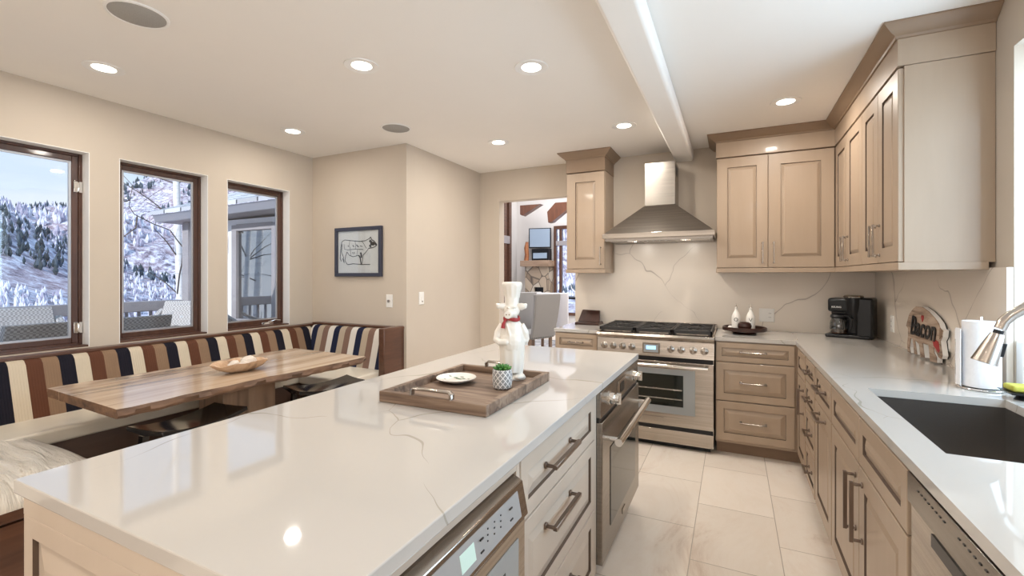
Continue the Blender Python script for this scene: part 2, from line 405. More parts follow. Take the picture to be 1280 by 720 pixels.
# plaster ledge beside the sink window
struct(B().box(1.035, 1.24, 2.51, 2.56, .914, 1.12).out('trim_2', M['whitetrim'], bevel=.004))
struct(B().box(1.17, 1.21, .9, 2.51, .95, .99).box(1.17, 1.21, .9, 2.56, 2.27, 2.32).box(1.17, 1.21, .9, .95, .99, 2.27).box(1.17, 1.21, 1.70, 1.75, .99, 2.27).out('window_4', M['whitetrim'], bevel=.003))

# windows of the left wall: a brown wooden frame set back in a white reveal
for k, (y0, y1, z0, z1) in enumerate(WIN):
    xo, xi = WL - .145, WL - .085
    b = B()
    for i_, (ins, d0, d1) in enumerate(((0, 0, .06), (.022, .006, .045))):
        t = .022 if i_ == 0 else .034
        a0, a1, c0, c1 = y0 + ins, y1 - ins, z0 + ins, z1 - ins
        for q in ((a0, a0 + t, c0, c1), (a1 - t, a1, c0, c1), (a0 + t, a1 - t, c0, c0 + t), (a0 + t, a1 - t, c1 - t, c1)):
            b.box(xi - d1, xi - d0, *q)
    wf = struct(b.out('window_%d' % (k + 1), M['winwood'], bevel=.003))
    t = .056
    B().box(xi - .033, xi - .027, y0 + t, y1 - t, z0 + t, z1 - t).out('glass_pane', M['glass'], wf, smooth=0)
    b = B(); a = .012
    for q in ((y0+t, y0+t+a, z0+t, z1-t), (y1-t-a, y1-t, z0+t, z1-t), (y0+t+a, y1-t-a, z0+t, z0+t+a), (y0+t+a, y1-t-a, z1-t-a, z1-t)): b.box(xi - .026, xi - .012, *q)
    b.out('glazing_bead', M['alu'], wf)
    # white painted reveal
    b = B()
    for q in ((y0, y0 + .004, z0, z1), (y1 - .004, y1, z0, z1), (y0 + .004, y1 - .004, z1 - .004, z1)): b.box(xi, WL + .001, *q)
    b.out('reveal', M['whitetrim'], wf)
    B().box(xi, WL - .002, y0 + .004, y1 - .004, z0, z0 + .012).out('window_sill', M['walnut'], wf, bevel=.003)
    if k == 0:
        for hz in (1.05, 1.96):
            b = B().box(xi - .005, xi + .012, y1 - .050, y1 - .030, hz - .035, hz + .035).box(xi + .001, xi + .014, y1 - .024, y1 - .008, hz - .035, hz + .035)
            b.tube([(xi + .012, y1 - .028, hz - .03), (xi + .012, y1 - .028, hz + .03)], .005, 8); b.out('hinge', M['chrome'], wf, bevel=.002)
    if k == 2:
        b = B().box(xi, xi + .02, y1 - .23, y1 - .12, z0 + .012, z0 + .035)
        b.tube([(xi + .015, y1 - .17, z0 + .035), (xi + .04, y1 - .12, z0 + .05), (xi + .05, y1 - .07, z0 + .045)], .006, 8); b.out('crank_handle', M['chrome'], wf, bevel=.002)

# quartz splashback slabs
o = B().box(-1.449, -1.045, 4.478, 4.498, .914, 1.42).box(-1.045, -.121, 4.478, 4.498, .914, 1.73).box(-.121, 1.03, 4.478, 4.498, .914, 1.42).out('backsplash', M['splash'], smooth=0)
tag(o, 'beige veined quartz splashback slab behind the gas range', 'backsplash')
o = B().box(1.008, 1.028, 2.56, 4.476, .914, 1.42).out('backsplash', M['splash'], smooth=0)
tag(o, 'beige veined quartz splashback slab behind the coffee maker and pig sign', 'backsplash')

# ------------------------------------------------------------ recessed lights, plus added fill lamps
SPOTS = [(-3.173, 1.304, 'recessed ceiling light nearest the left windows, above the near end of the wooden table'),
         (-1.851, 1.911, 'recessed ceiling light second from the left in the nearest row, over the island'),
         (-1.013, 2.339, 'recessed ceiling light over the island, just left of the plaster beam and nearest it'),
         (-3.189, 2.536, 'recessed ceiling light above the far corner of the striped banquette'),
         (-1.841, 3.53, 'recessed ceiling light in front of the open doorway'),
         (-.759, 3.56, 'recessed ceiling light in front of the range hood, left of the beam'),
         (.318, 3.541, 'recessed ceiling light on the right side of the plaster beam'),
         (.32, -.1, None), (-1.0, -.2, None), (-2.6, -.3, None), (.32, -1.8, None), (-1.8, -1.8, None)]  # None entries: lamps added out of view for fill, without fixtures
for x, y, lab in SPOTS:
    if lab:
        t = thing('recessed_light', lab, 'ceiling light', (x, y, H), 0, 'recessed ceiling lights')
        b = B(); n = 32; pr = [(.052, -.001), (.075, -.001), (.092, -.004), (.094, .0), (.052, .0)]
        rings = [[(x + r * math.cos(2*PI*k/n), y + r * math.sin(2*PI*k/n), H + z - .001) for k in range(n)] for r, z in pr]
        b.loft(rings, cap=False); b.out('trim_ring', M['whitetrim'], t)
        B().lathe([(.0, -.003), (.054, -.003), (.054, -.0005), (0, -.0005)], (x, y, H), 32).out('lens', M['lamp'], t)
    l = light('AREA', 'downlight_and_fill', (x, y, H - .012), (0, 0, 0), NOOK_W if x < -2.3 else LAMP_W, (1, .93, .84), .10, shape='DISK')
for x, y, lab in ((-2.388, 1.102, 'large round grey ceiling speaker at the upper left, nearest the viewer'), (-2.388, 2.835, 'round grey ceiling speaker in the ceiling near the back left wall corner')):
    t = thing('ceiling_speaker', lab, 'speaker', (x, y, H), 0, 'round ceiling speakers')
    B().lathe([(.0, -.006), (.10, -.006), (.104, -.004), (.104, -.0005), (0, -.0005)], (x, y, H), 40).out('speaker_grille', noisy('speaker_mesh', (.32, .31, .29), (.40, .39, .37), 300, .8), t)
    b = B(); n = 40; rings = [[(x + r * math.cos(2*PI*k/n), y + r * math.sin(2*PI*k/n), H + z) for k in range(n)] for r, z in ((.104, -.004), (.107, -.007), (.116, -.005), (.118, -.0005), (.104, -.0005), (.104, -.004))]
    b.loft(rings, cap=False); b.out('trim_ring', M['whitetrim'], t)

# ============================================================ ISLAND
IX0, IX1, IY0, IY1 = -1.497, -.515, .446, 2.828
IZ = .914
o = B().box(IX0, IX1, IY0, IY1, IZ - .032, IZ).out('island_countertop', M['quartz'], bevel=.003, smooth=0)
tag(o, 'large white veined quartz countertop on the kitchen island', 'countertop')
isl = thing('island_cabinet', 'light greige kitchen island cabinet with raised panels and drawers on its right side', 'kitchen island', (-1.0, 1.64, 0))
B().box(-1.447, -.552, .47, 2.81, .10, .88).out('body', M['islcab'], isl, smooth=0)
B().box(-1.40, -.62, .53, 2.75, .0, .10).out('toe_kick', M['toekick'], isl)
fn = face_ym(.47)
B().panel(fn, -1.447, -.532, .12, .845, .022, .045, .05).out('end_panel', [M['islcab'], M['glaze']], isl, smooth=0)
B().box(-1.447, -.532, .448, .47, .845, .882).out('top_rail', M['islcab'], isl, smooth=0)
fx = face_xp(-.552)
for q in ((1.126, 1.148, .10, .88), (1.90, 1.935, .10, .88), (.49, 1.126, .852, .88), (2.785, 2.81, .1, .88)):
    B().box(-.552, -.532, *q).out('frame_stile', M['islcab'], isl, bevel=.001)
fr = .045
for z0, z1, hz in ((.69, .872, .79), (.395, .684, .60), (.11, .388, .30)):
    d = B().panel(fx, 1.152, 1.896, z0, z1, .022, .05, .03).out('drawer', [M['islcab'], M['glaze']], isl, smooth=0)
    pull(d, fx, 1.455, hz, .24, False, 'bronze', .022, .035, .007)
# microwave drawer in the island
mw = thing('microwave_drawer', 'stainless steel built-in drawer microwave with touch panel at the near end of the island', 'microwave', (-.53, .81, .45))
B().box(-.551, -.505, .50, 1.124, .45, .735).out('drawer_front', M['steel'], mw, bevel=.004)
b = B()
for (y0, y1) in ((.50, 1.124),):
    b.hexa([(-.551, y0, .745), (-.495, y0, .745), (-.495, y1, .745), (-.551, y1, .745)], [(-.551, y0, .850), (-.512, y0, .832), (-.512, y1, .832), (-.551, y1, .850)])
b.out('control_housing', M['steel'], mw, bevel=.003)
def slope_fn(u, w_, d):     # on the slanted control face
    k = (w_ - .745) / .087; return (-.495 - .017 * k + d, u, w_)
b = B().hexa([slope_fn(.55, .757, 0), slope_fn(1.082, .757, 0), slope_fn(1.082, .820, 0), slope_fn(.55, .820, 0)], [slope_fn(.55, .757, .002), slope_fn(1.082, .757, .002), slope_fn(1.082, .820, .002), slope_fn(.55, .820, .002)])
b.out('touch_panel', mat('touch_panel_grey', (.36, .35, .34), .35), mw, smooth=0)
b = B().hexa([slope_fn(.795, .772, .002), slope_fn(.852, .772, .002), slope_fn(.852, .808, .002), slope_fn(.795, .808, .002)], [slope_fn(.795, .772, .003), slope_fn(.852, .772, .003), slope_fn(.852, .808, .003), slope_fn(.795, .808, .003)])
b.out('display', M['lcdgreen'], mw, smooth=0)
for i in range(3):
    for j in range(4): B().box(-.5005, -.4985, .905 + i * .032, .908 + i * .032, .768 + j * .014, .771 + j * .014).out('key_mark', M['black'], mw, smooth=0)
for yy in (.872, 1.02):
    B().box(-.5015, -.4985, yy, yy + .014, .800, .803).out('key_mark', M['black'], mw, smooth=0); B().box(-.4995, -.4965, yy, yy + .014, .773, .776).out('key_mark', M['black'], mw, smooth=0)
B().box(-.506, -.5025, .55, 1.078, .49, .70).out('window', M['greyglass'], mw, smooth=0)
B().box(-.506, -.5015, .62, 1.00, .53, .655).out('dark_window', M['ovenglass'], mw, smooth=0)
# island oven
ov = thing('wall_oven', 'stainless steel built-in oven with two knobs at the far end of the island', 'oven', (-.53, 2.36, .1))
B().box(-.551, -.512, 1.94, 2.78, .765, .880).out('control_panel', M['steeldark'], ov, bevel=.003)
B().box(-.551, -.506, 1.94, 2.78, .13, .748).out('door', M['steeldark'], ov, bevel=.003)
B().box(-.551, -.52, 1.935, 2.785, .748, .765).out('vent_gap', M['black'], ov)
B().box(-.508, -.5035, 2.08, 2.66, .24, .60).out('oven_window', M['ovenglass'], ov, smooth=0)
B().box(-.508, -.5025, 2.33, 2.39, .175, .20).out('badge', M['steel'], ov)
def knob(parent, c, axis, r=.024, L=.04, m='chrome'):
    a = Vector(axis); c = Vector(c)
    pts = [c, c + a * .004, c + a * .005, c + a * L * .55, c + a * L * .6, c + a * L, c + a * (L + .002)]
    rs = [r * 1.25, r * 1.25, r, r * .95, r * .75, r * .72, r * .6]
    b = B().tube(pts, rs, 20); u = Vector((0, 0, 1)); w_ = a.cross(u)
    p = c + a * L * .75
    b.hexa([p - w_ * .006 - u * r * .9, p + w_ * .006 - u * r * .9, p + w_ * .006 + u * r * .9, p - w_ * .006 + u * r * .9], [q + a * L * .45 for q in (p - w_ * .005 - u * r * .9, p + w_ * .005 - u * r * .9, p + w_ * .005 + u * r * .9, p - w_ * .005 + u * r * .9)])
    return b.out('knob', M[m], parent)
knob(ov, (-.512, 2.09, .822), (1, 0, 0), .027, .045); knob(ov, (-.512, 2.62, .822), (1, 0, 0), .027, .045)
B().box(-.512, -.508, 2.25, 2.44, .782, .862).out('display_frame', M['steel'], ov, bevel=.001)
B().box(-.508, -.506, 2.30, 2.38, .80, .845).out('display', M['black'], ov)
b = B()
for yy in (2.02, 2.70): b.tube([(-.506, yy, .66), (-.45, yy, .66)], .011, 12)
b.tube([(-.445, 1.98, .66), (-.445, 2.74, .66)], .017, 20); b.out('handle', M['chrome'], ov)

# ============================================================ RANGE WALL
RX0, RX1, RY = -1.043, -.127, 3.83
rg = thing('gas_range', 'stainless steel gas range with six burners and blue display under the hood', 'range', (-.585, 4.1, 0))
b = B().box(RX0 + .005, RX1 - .005, RY + .05, 4.47, .10, .86).out('body', M['steel'], rg)
b = B()
b.prism([(RY - .01, .868), (RY - .022, .875), (RY - .026, .895), (RY - .018, .912), (RY, .918), (4.47, .918), (4.47, .865), (RY - .01, .865)], lambda u, v, d: (d, u, v), RX0, RX1)
b.out('cooktop', M['steel'], rg, bevel=.002)
b = B().hexa([(RX0, RY + .05, .735), (RX1, RY + .05, .735), (RX1, RY - .012, .735), (RX0, RY - .012, .735)], [(RX0, RY + .05, .866), (RX1, RY + .05, .866), (RX1, RY + .01, .866), (RX0, RY + .01, .866)])
b.out('control_panel', M['steel'], rg, bevel=.002)
for kx in (-.982, -.905, -.828, -.751, -.444, -.367, -.278, -.198): knob(rg, (kx, RY + .001, .80), (0, -1, .16), .025, .042, 'nickel')
b = B().box(-.665, -.53, RY - .012, RY, .757, .842).out('display_frame', M['steel'], rg, bevel=.002)
b = B().box(-.655, -.54, RY - .0135, RY - .010, .767, .832).out('display_glass', M['greyglass'], rg)
B().box(-.635, -.56, RY - .0145, RY - .012, .790, .82).out('display', M['lcdblue'], rg)
dr = B().box(RX0 + .006, RX1 - .006, RY, RY + .05, .185, .700).out('oven_door', M['steel'], rg, bevel=.003)
B().box(RX0 + .01, RX1 - .01, RY + .02, RY + .05, .70, .733).out('vent_gap', M['black'], rg)
B().box(RX0 + .01, RX1 - .01, RY + .02, RY + .05, .148, .186).out('lower_gap', M['black'], rg)
B().box(-.905, -.265, RY - .003, RY + .001, .285, .64).out('window_border', M['greyglass'], rg)
B().box(-.82, -.352, RY - .005, RY - .002, .345, .595).out('oven_window', M['ovenglass'], rg)
b = B()
for z in (.40, .405, .475, .48):
    b.tube([(-.81, RY - .0065, z), (-.36, RY - .0065, z)], .0012, 6)
for i in range(24): b.tube([(-.80 + i * .0187, RY - .0065, .475 - (i % 2) * .075), (-.80 + i * .0187, RY - .0065, .487 - (i % 2) * .075)], .001, 5)
b.out('oven_rack', M['nickel'], rg)
b = B()
for xx in (-.97, -.20): b.tube([(xx, RY, .668), (xx, RY - .05, .672)], .010, 12)
b.tube([(-1.0, RY - .055, .673), (-.17, RY - .055, .673)], .0125, 18); b.out('handle', M['chrome'], rg)
B().box(-.67, -.50, RY - .003, RY, .215, .25).out('badge', M['nickel'], rg)
kp = B().box(RX0 + .006, RX1 - .006, RY + .012, RY + .05, .045, .150).out('kick_panel', M['steel'], rg, bevel=.002)
B().box(RX0 + .03, RX1 - .03, RY + .07, 4.4, 0, .1).out('base', M['black'], rg)
B().box(RX0, RX1, 4.44, 4.474, .91, .955).out('back_guard', M['steel'], rg, bevel=.003)
# burners and cast iron grates
for i in range(3):
    x0 = RX0 + .012 + i * .2975; x1 = x0 + .292
    for yy in (4.00, 4.27):
        b = B(); cx_ = (x0 + x1) / 2
        b.lathe([(.0, .0), (.055, .0), (.055, .012), (.038, .018), (.036, .026), (0, .028)], (cx_, yy, .918), 20); b.out('burner', M['iron'], rg)
    b = B(); z0, z1 = .936, .954
    for q in ((x0, x1, 3.855, 3.873), (x0, x1, 4.405, 4.42), (x0, x0 + .014, 3.855, 4.42), (x1 - .014, x1, 3.855, 4.42), (x0, x1, 4.13, 4.144)): b.box(*q, z0 - .01, z1)
    for yy in (4.00, 4.27):
        for k in range(8):
            a = PI / 8 + k * PI / 4; dx, dy = math.cos(a), math.sin(a)
            R = min(.133 / max(abs(dx), .001), .130 / max(abs(dy), .001))
            p0 = Vector((cx_ + dx * .045, yy + dy * .045, z1 - .004)); p1 = Vector((cx_ + dx * R, yy + dy * R, z1 - .004)); b.tube([p0, p1], .0055, 6)
    for xx in (x0 + .02, x1 - .02):
        for yy in (3.88, 4.39): b.box(xx - .008, xx + .008, yy - .008, yy + .008, .917, z0)
    b.out('grate', M['iron'], rg, bevel=.002, seg=1)

# range hood
hd = thing('range_hood', 'stainless steel pyramid range hood with square chimney above the gas range', 'range hood', (-.582, 4.24, 1.68))
hx0, hx1, hy0 = -1.04, -.126, 3.975
b = B().box(hx0, hx1, hy0, 4.475, 1.71, 1.756)
b.out('rim', M['steel'], hd, bevel=.004)
B().hexa([(hx0 + .012, hy0 + .012, 1.756), (hx1 - .012, hy0 + .012, 1.756), (hx1 - .012, 4.475, 1.756), (hx0 + .012, 4.475, 1.756)],
         [(-.715, 4.195, 2.01), (-.449, 4.195, 2.01), (-.449, 4.475, 2.01), (-.715, 4.475, 2.01)]).out('canopy', M['steeldark'], hd, bevel=.002)
B().box(-.712, -.452, 4.20, 4.475, 2.01, 2.392).out('chimney', M['steeldark'], hd, bevel=.003)
b = B()
for i in range(5): b.box(-.4525, -.4505, 4.24 + i * .03, 4.255 + i * .03, 2.28, 2.36)
b.out('vent_slot', M['black'], hd)
b = B().box(hx0 + .02, hx1 - .02, hy0 + .03, 4.45, 1.690, 1.711)
b.out('filter_tray', M['steeldark'], hd)
b = B()
for i in range(3):
    for k in range(14): b.box(hx0 + .05 + i * .285 + k * .0185, hx0 + .06 + i * .285 + k * .0185, hy0 + .12, 4.40, 1.685, 1.691)
b.out('baffle_filter', M['steel'], hd)
for k in range(4): B().tube([(-.66 + k * .05, hy0 + .07, 1.69), (-.66 + k * .05, hy0 + .07, 1.683)], .008, 10).out('control_button', M['chrome'], hd)

for lx in (-.80, -.36):  # lenses and lamps added under the hood to brighten splashback and cooktop
    B().lathe([(0, -.004), (.032, -.004), (.034, 0), (0, 0)], (lx, 4.04, 1.690), 20).out('added_hood_lens', M['white'], hd)
    light('AREA', 'hood_fill_light', (lx, 4.04, 1.682), (.3, 0, 0), 1.1, (1, .93, .84), .06, shape='DISK')
# wall cabinets
def crownpath(b, path, mi=0):
    # profile swept along a path of (point, outward miter) pairs; profile (out, z)
    pr = [(0, 2.485), (.008, 2.487), (.012, 2.497), (.030, 2.507), (.052, 2.528), (.062, 2.538), (.066, 2.541), (.066, 2.549), (0, 2.549)]
    rings = [[(x + ox * o_, y + oy * o_, z) for o_, z in pr] for x, y, ox, oy in path]
    b.loft(rings, mi)
# left single door cabinet
lc = thing('wall_cabinet', 'narrow single-door wooden wall cabinet between the doorway and the range hood', 'cabinet', (-1.25, 4.34, 1.41))
x0, x1, yf = -1.431, -1.062, 4.172
B().box(x0, x1, yf, 4.495, 1.445, 2.36).out('body', M['cab'], lc, smooth=0)
B().box(x0 - .006, x1 + .006, yf - .024, 4.476, 1.412, 1.448).out('light_rail', M['cab'], lc, bevel=.003)
d = B().panel(face_ym(yf), x0 + .003, x1 - .003, 1.452, 2.352, .022, .085, .02).out('door', [M['cab'], M['glaze']], lc, smooth=0)
pull(d, face_ym(yf), x1 - .038, 1.57, .155, True, 'nickel', .022, .03, .005)
B().box(x0 - .004, x1 + .004, yf - .026, 4.497, 2.362, 2.486).out('frieze', M['crown'], lc, bevel=.001)
b = B(); crownpath(b, [(x0 - .004, 4.497, -1, 0), (x0 - .004, yf - .026, -1, -1), (x1 + .004, yf - .026, 1, -1), (x1 + .004, 4.497, 1, 0)]); b.out('crown_moulding', M['crown'], lc)
# right corner cabinets
rc = thing('wall_cabinet', 'L-shaped run of tall wooden wall cabinets with crown moulding in the right corner', 'cabinet', (.6, 3.9, 1.41))
cx0, fy, fxr, ny = -.121, 4.172, .717, 2.70
B().box(cx0, 1.028, fy, 4.497, 1.445, 2.36).box(fxr, 1.028, ny, fy, 1.445, 2.36).out('body', M['cab'], rc, smooth=0)
b = B().box(cx0 - .004, fxr - .02, fy - .024, 4.476, 1.412, 1.448).box(fxr - .024, 1.006, ny - .004, 4.476, 1.412, 1.448).out('light_rail', M['cab'], rc, bevel=.002)
ff = face_ym(fy)
d = B().panel(ff, cx0 + .003, .250, 1.452, 2.352, .022, .078, .02).out('door', [M['cab'], M['glaze']], rc, smooth=0)
pull(d, ff, .214, 1.57, .155, True, 'nickel', .022, .03, .005)
d = B().panel(ff, .254, .690, 1.452, 2.352, .022, .085, .02).out('door', [M['cab'], M['glaze']], rc, smooth=0)
pull(d, ff, .292, 1.57, .155, True, 'nickel', .022, .03, .005)
fr_ = face_xm(fxr)
ed = [4.146, 3.765, 3.365, 3.035, 2.704]
for i in range(4):
    a, c_ = ed[i + 1] + .002, ed[i] - .002
    d = B().panel(fr_, a, c_, 1.452, 2.352, .022, .075, .02).out('door', [M['cab'], M['glaze']], rc, smooth=0)
    pull(d, fr_, (a + .035) if i in (0, 2) else (c_ - .035), 1.57, .155, True, 'nickel', .022, .03, .005)
B().box(cx0 - .004, fxr, fy - .026, 4.497, 2.362, 2.486).box(fxr - .026, 1.028, ny - .006, 4.497, 2.362, 2.486).out('frieze', M['cab'], rc, bevel=.0008)
b = B(); crownpath(b, [(cx0 - .004, 4.497, -1, 0), (cx0 - .004, fy - .026, -1, -1), (fxr - .026, fy - .026, -1, -1), (fxr - .026, ny - .006, -1, -1), (1.028, ny - .006, 0, -1)]); b.out('crown_moulding', M['crown'], rc)

# base cabinets: left of the range
bc = thing('base_cabinet', 'small wooden base cabinet with one top drawer left of the range', 'cabinet', (-1.25, 4.2, 0))
B().box(-1.445, -1.05, 3.892, 4.47, .10, .882).out('body', M['cab'], bc, smooth=0)
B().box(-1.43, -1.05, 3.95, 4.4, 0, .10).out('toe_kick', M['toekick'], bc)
f0 = face_ym(3.892)
d = B().panel(f0, -1.44, -1.055, .73, .875, .022, .04, .022).out('drawer', [M['cab'], M['glaze']], bc, smooth=0); pull(d, f0, -1.245, .80, .12, False, 'nickel')
d = B().panel(f0, -1.44, -1.055, .12, .722, .022, .075, .025).out('door', [M['cab'], M['glaze']], bc, smooth=0); pull(d, f0, -1.10, .62, .12, True, 'nickel')
tag(B().box(-1.452, -1.048, 3.868, 4.478, .884, .914).out('countertop', M['quartz'], bevel=.003, smooth=0), 'short veined quartz countertop left of the range', 'countertop')
# right of the range: three drawer unit
du = thing('drawer_unit', 'three-drawer wooden base cabinet directly right of the range', 'cabinet', (.14, 4.2, 0))
B().box(-.12, .435, 3.892, 4.47, .10, .882).out('body', M['cab'], du, smooth=0)
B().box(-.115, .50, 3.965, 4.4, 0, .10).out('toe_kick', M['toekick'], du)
for z0, z1, hz in ((.728, .874, .806), (.43, .720, .575), (.125, .422, .275)):
    d = B().panel(f0, -.117, .405, z0, z1, .022, .055 if z0 < .7 else .04, .03).out('drawer', [M['cab'], M['glaze']], du, smooth=0)
    pull(d, f0, .137, hz, .165, False, 'nickel', .022, .032, .006, False)
# right run
fR = face_xm(.437)
def run_cab(label, y0, y1, name='base_cabinet', lo=.10):
    t = thing(name, label, 'cabinet', (.73, (y0 + y1) / 2, 0))
    B().box(.437, 1.0, y0 + .001, y1 - .001, lo, .882).out('body', M['cab'], t, smooth=0)
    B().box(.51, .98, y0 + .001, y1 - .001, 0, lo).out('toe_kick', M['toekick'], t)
    return t
def front(t, kind, y0, y1, z0, z1, hu=None, hw=None, L=.12, vert=False, fr=.05, m='bronze'):
    d = B().panel(fR, y0 + .002, y1 - .002, z0, z1, .022, fr, .022).out(kind, [M['cab'], M['glaze']], t, smooth=0)
    if hu: pull(d, fR, hu, hw, L, vert, m, .022, .034, .0065)
t = run_cab('corner base cabinet of the right run with a small drawer over a narrow door', 3.43, 3.888)
front(t, 'drawer', 3.445, 3.80, .70, .870, fr=.045); front(t, 'door', 3.445, 3.80, .12, .69, 3.50, .56, .15, True, .06)
t = run_cab('narrow four-drawer base cabinet in the right run', 3.045, 3.425, 'drawer_unit')
for z0, z1 in ((.735, .870), (.555, .727), (.34, .547), (.12, .332)): front(t, 'drawer', 3.06, 3.41, z0, z1, 3.20, (z0 + z1) / 2 + .01, .10, False, .04)
t = run_cab('base cabinet with drawer and pull-out door, left of the sink cabinet', 2.57, 3.04)
front(t, 'drawer', 2.575, 3.035, .70, .870, 2.80, .80, .17, fr=.045); front(t, 'door', 2.575, 3.035, .12, .692, 2.80, .655, .17, fr=.07)
t = thing('sink_cabinet', 'wide two-door base cabinet below the sink with long bronze pulls', 'cabinet', (.73, 2.05, 0))
B().box(.437, .47, 1.535, 2.565, .10, .882).box(.47, 1.0, 1.535, 2.565, .10, .62).out('body', M['cab'], t, smooth=0)
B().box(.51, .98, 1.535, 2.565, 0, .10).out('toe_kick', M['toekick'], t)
front(t, 'false_drawer', 2.053, 2.565, .70, .870, fr=.05); front(t, 'false_drawer', 1.54, 2.051, .70, .870, fr=.05)
front(t, 'door', 2.053, 2.565, .12, .692, 2.10, .54, .20, True, .07); front(t, 'door', 1.54, 2.051, .12, .692, 2.0, .54, .20, True, .07)
dw = thing('dishwasher', 'stainless steel dishwasher with hidden top controls in the right cabinet run', 'dishwasher', (.7, 1.23, 0))
B().box(.44, 1.0, .935, 1.525, .06, .878).out('body', M['steeldark'], dw, smooth=0)
B().box(.418, .44, .937, 1.522, .13, .795).out('door', M['steel'], dw, bevel=.002)
B().box(.410, .44, .937, 1.522, .80, .876).out('control_strip', M['steeldark'], dw, bevel=.002)
b = B()
for i in range(16): b.box(.4085, .4105, 1.44 - i * .022 - (.05 if i > 7 else 0), 1.448 - i * .022 - (.05 if i > 7 else 0), .853, .856)
b.out('button_mark', M['black'], dw, smooth=0)
B().box(.415, .419, 1.0, 1.38, .755, .785).out('recessed_grip', M['black'], dw)
# more cabinets toward the camera
t = run_cab('base cabinet nearest the viewer in the right run', .2, .93); front(t, 'door', .21, .92, .12, .87, fr=.07)

# right countertop with sink cut-out
b = B(); z0, z1 = .884, .914; sx0, sx1, sy0, sy1 = .508, .930, 1.588, 2.372
outer = [(-.124, 3.868), (.41, 3.868), (.41, .15), (1.028, .15), (1.028, 4.478), (-.124, 4.478)]
for q in ((-.124, .41, 3.868, 4.478), (.41, sx0, .15, 4.478), (sx0, sx1, .15, sy0), (sx0, sx1, sy1, 4.478), (sx1, 1.008, .15, 4.478), (1.008, 1.20, .9, 2.50)): b.box(*q, z0, z1)
bmesh.ops.remove_doubles(b.bm, verts=b.bm.verts[:], dist=1e-5)
o = b.out('countertop', M['quartz'], smooth=0)
tag(o, 'L-shaped white veined quartz countertop holding the sink and coffee maker', 'countertop')
sk = thing('kitchen_sink', 'dark stainless undermount sink set in the right countertop', 'sink', (.72, 1.98, .65))
b = B(); t_ = .008; a = (sx0 - .004, sx1 + .004, sy0 - .004, sy1 + .004)
R = lambda i, z: [(a[0] + i, a[2] + i, z), (a[1] - i, a[2] + i, z), (a[1] - i, a[3] - i, z), (a[0] + i, a[3] - i, z)]
b = B(); b.loft([R(-.003, .883), R(-.003, .645)], cap=False); b.box(a[0], a[1], a[2], a[3], .640, .650)
b.box(a[0] - .004, a[0] + .004, a[2], a[3], .65, .883); b.box(a[1] - .004, a[1] + .004, a[2], a[3], .65, .883); b.box(a[0], a[1], a[2] - .004, a[2] + .004, .65, .883); b.box(a[0], a[1], a[3] - .004, a[3] + .004, .65, .883)
b.out('basin', noisy('sink_steel', (.30, .28, .265), (.38, .355, .33), 30, .22, (.1, 2, .1), metal=.9), sk, smooth=0)
B().lathe([(0, 0), (.045, 0), (.042, .003), (.02, .004), (0, .002)], (.72, 1.98, .650), 24).out('drain', M['chrome'], sk)
# ============================================================ BREAKFAST NOOK
bq = thing('banquette', 'built-in U-shaped banquette bench with vertically striped back and cream seats under the windows', 'banquette', (-3.3, 1.7, 0))
SZ = .585
B().box(-3.735, -3.20, .0, 3.195, 0, SZ - .075).box(-3.20, -2.64, 2.62, 3.195, 0, SZ - .075).box(-3.20, -2.432, -.6, 1.01, 0, SZ - .06).out('bench_base', M['darkbase'], bq, smooth=0)
B().box(-2.432, -2.405, -.6, 1.01, SZ - .115, SZ - .06).out('base_rail', M['walnut'], bq, bevel=.006)
B().box(-2.430, -2.412, -.6, 1.0, .02, SZ - .125).out('base_panel', M['walnut'], bq)
# back cushions, rounded at the top
pr = [(-3.500, SZ - .02), (-3.515, SZ), (-3.600, .845), (-3.612, .878), (-3.635, .900), (-3.665, .906), (-3.72, .900), (-3.735, SZ - .02)]
B().loft([[(x, y, z) for x, z in pr] for y in [0.0 + i * 3.085 / 30 for i in range(31)]]).out('back_cushion', M['stripeY'], bq, smooth=50)
pr2 = [(2.985, SZ - .02), (2.998, SZ), (3.068, .862), (3.080, .893), (3.100, .915), (3.13, .920), (3.18, .915), (3.193, SZ - .02)]
B().loft([[(x, y, z) for y, z in pr2] for x in [-3.612 + i * .95 / 12 for i in range(13)]]).out('back_cushion', M['stripeX'], bq, smooth=50)
B().box(-3.738, -3.655, .0, 3.195, .904, .924).out('cap_rail', M['walnut'], bq, bevel=.004)
B().box(-3.66, -2.60, 3.125, 3.197, .922, .940).out('cap_rail', M['walnut'], bq, bevel=.004)
B().box(-2.662, -2.602, 2.94, 3.197, 0, .945).out('end_panel', M['walnut'], bq, bevel=.006)
B().box(-3.60, -3.18, .3, 3.08, SZ - .075, SZ).out('seat_cushion', M['seat'], bq, bevel=.014, seg=3)
B().box(-3.18, -2.665, 2.58, 3.06, SZ - .075, SZ).out('seat_cushion', M['seat'], bq, bevel=.014, seg=3)
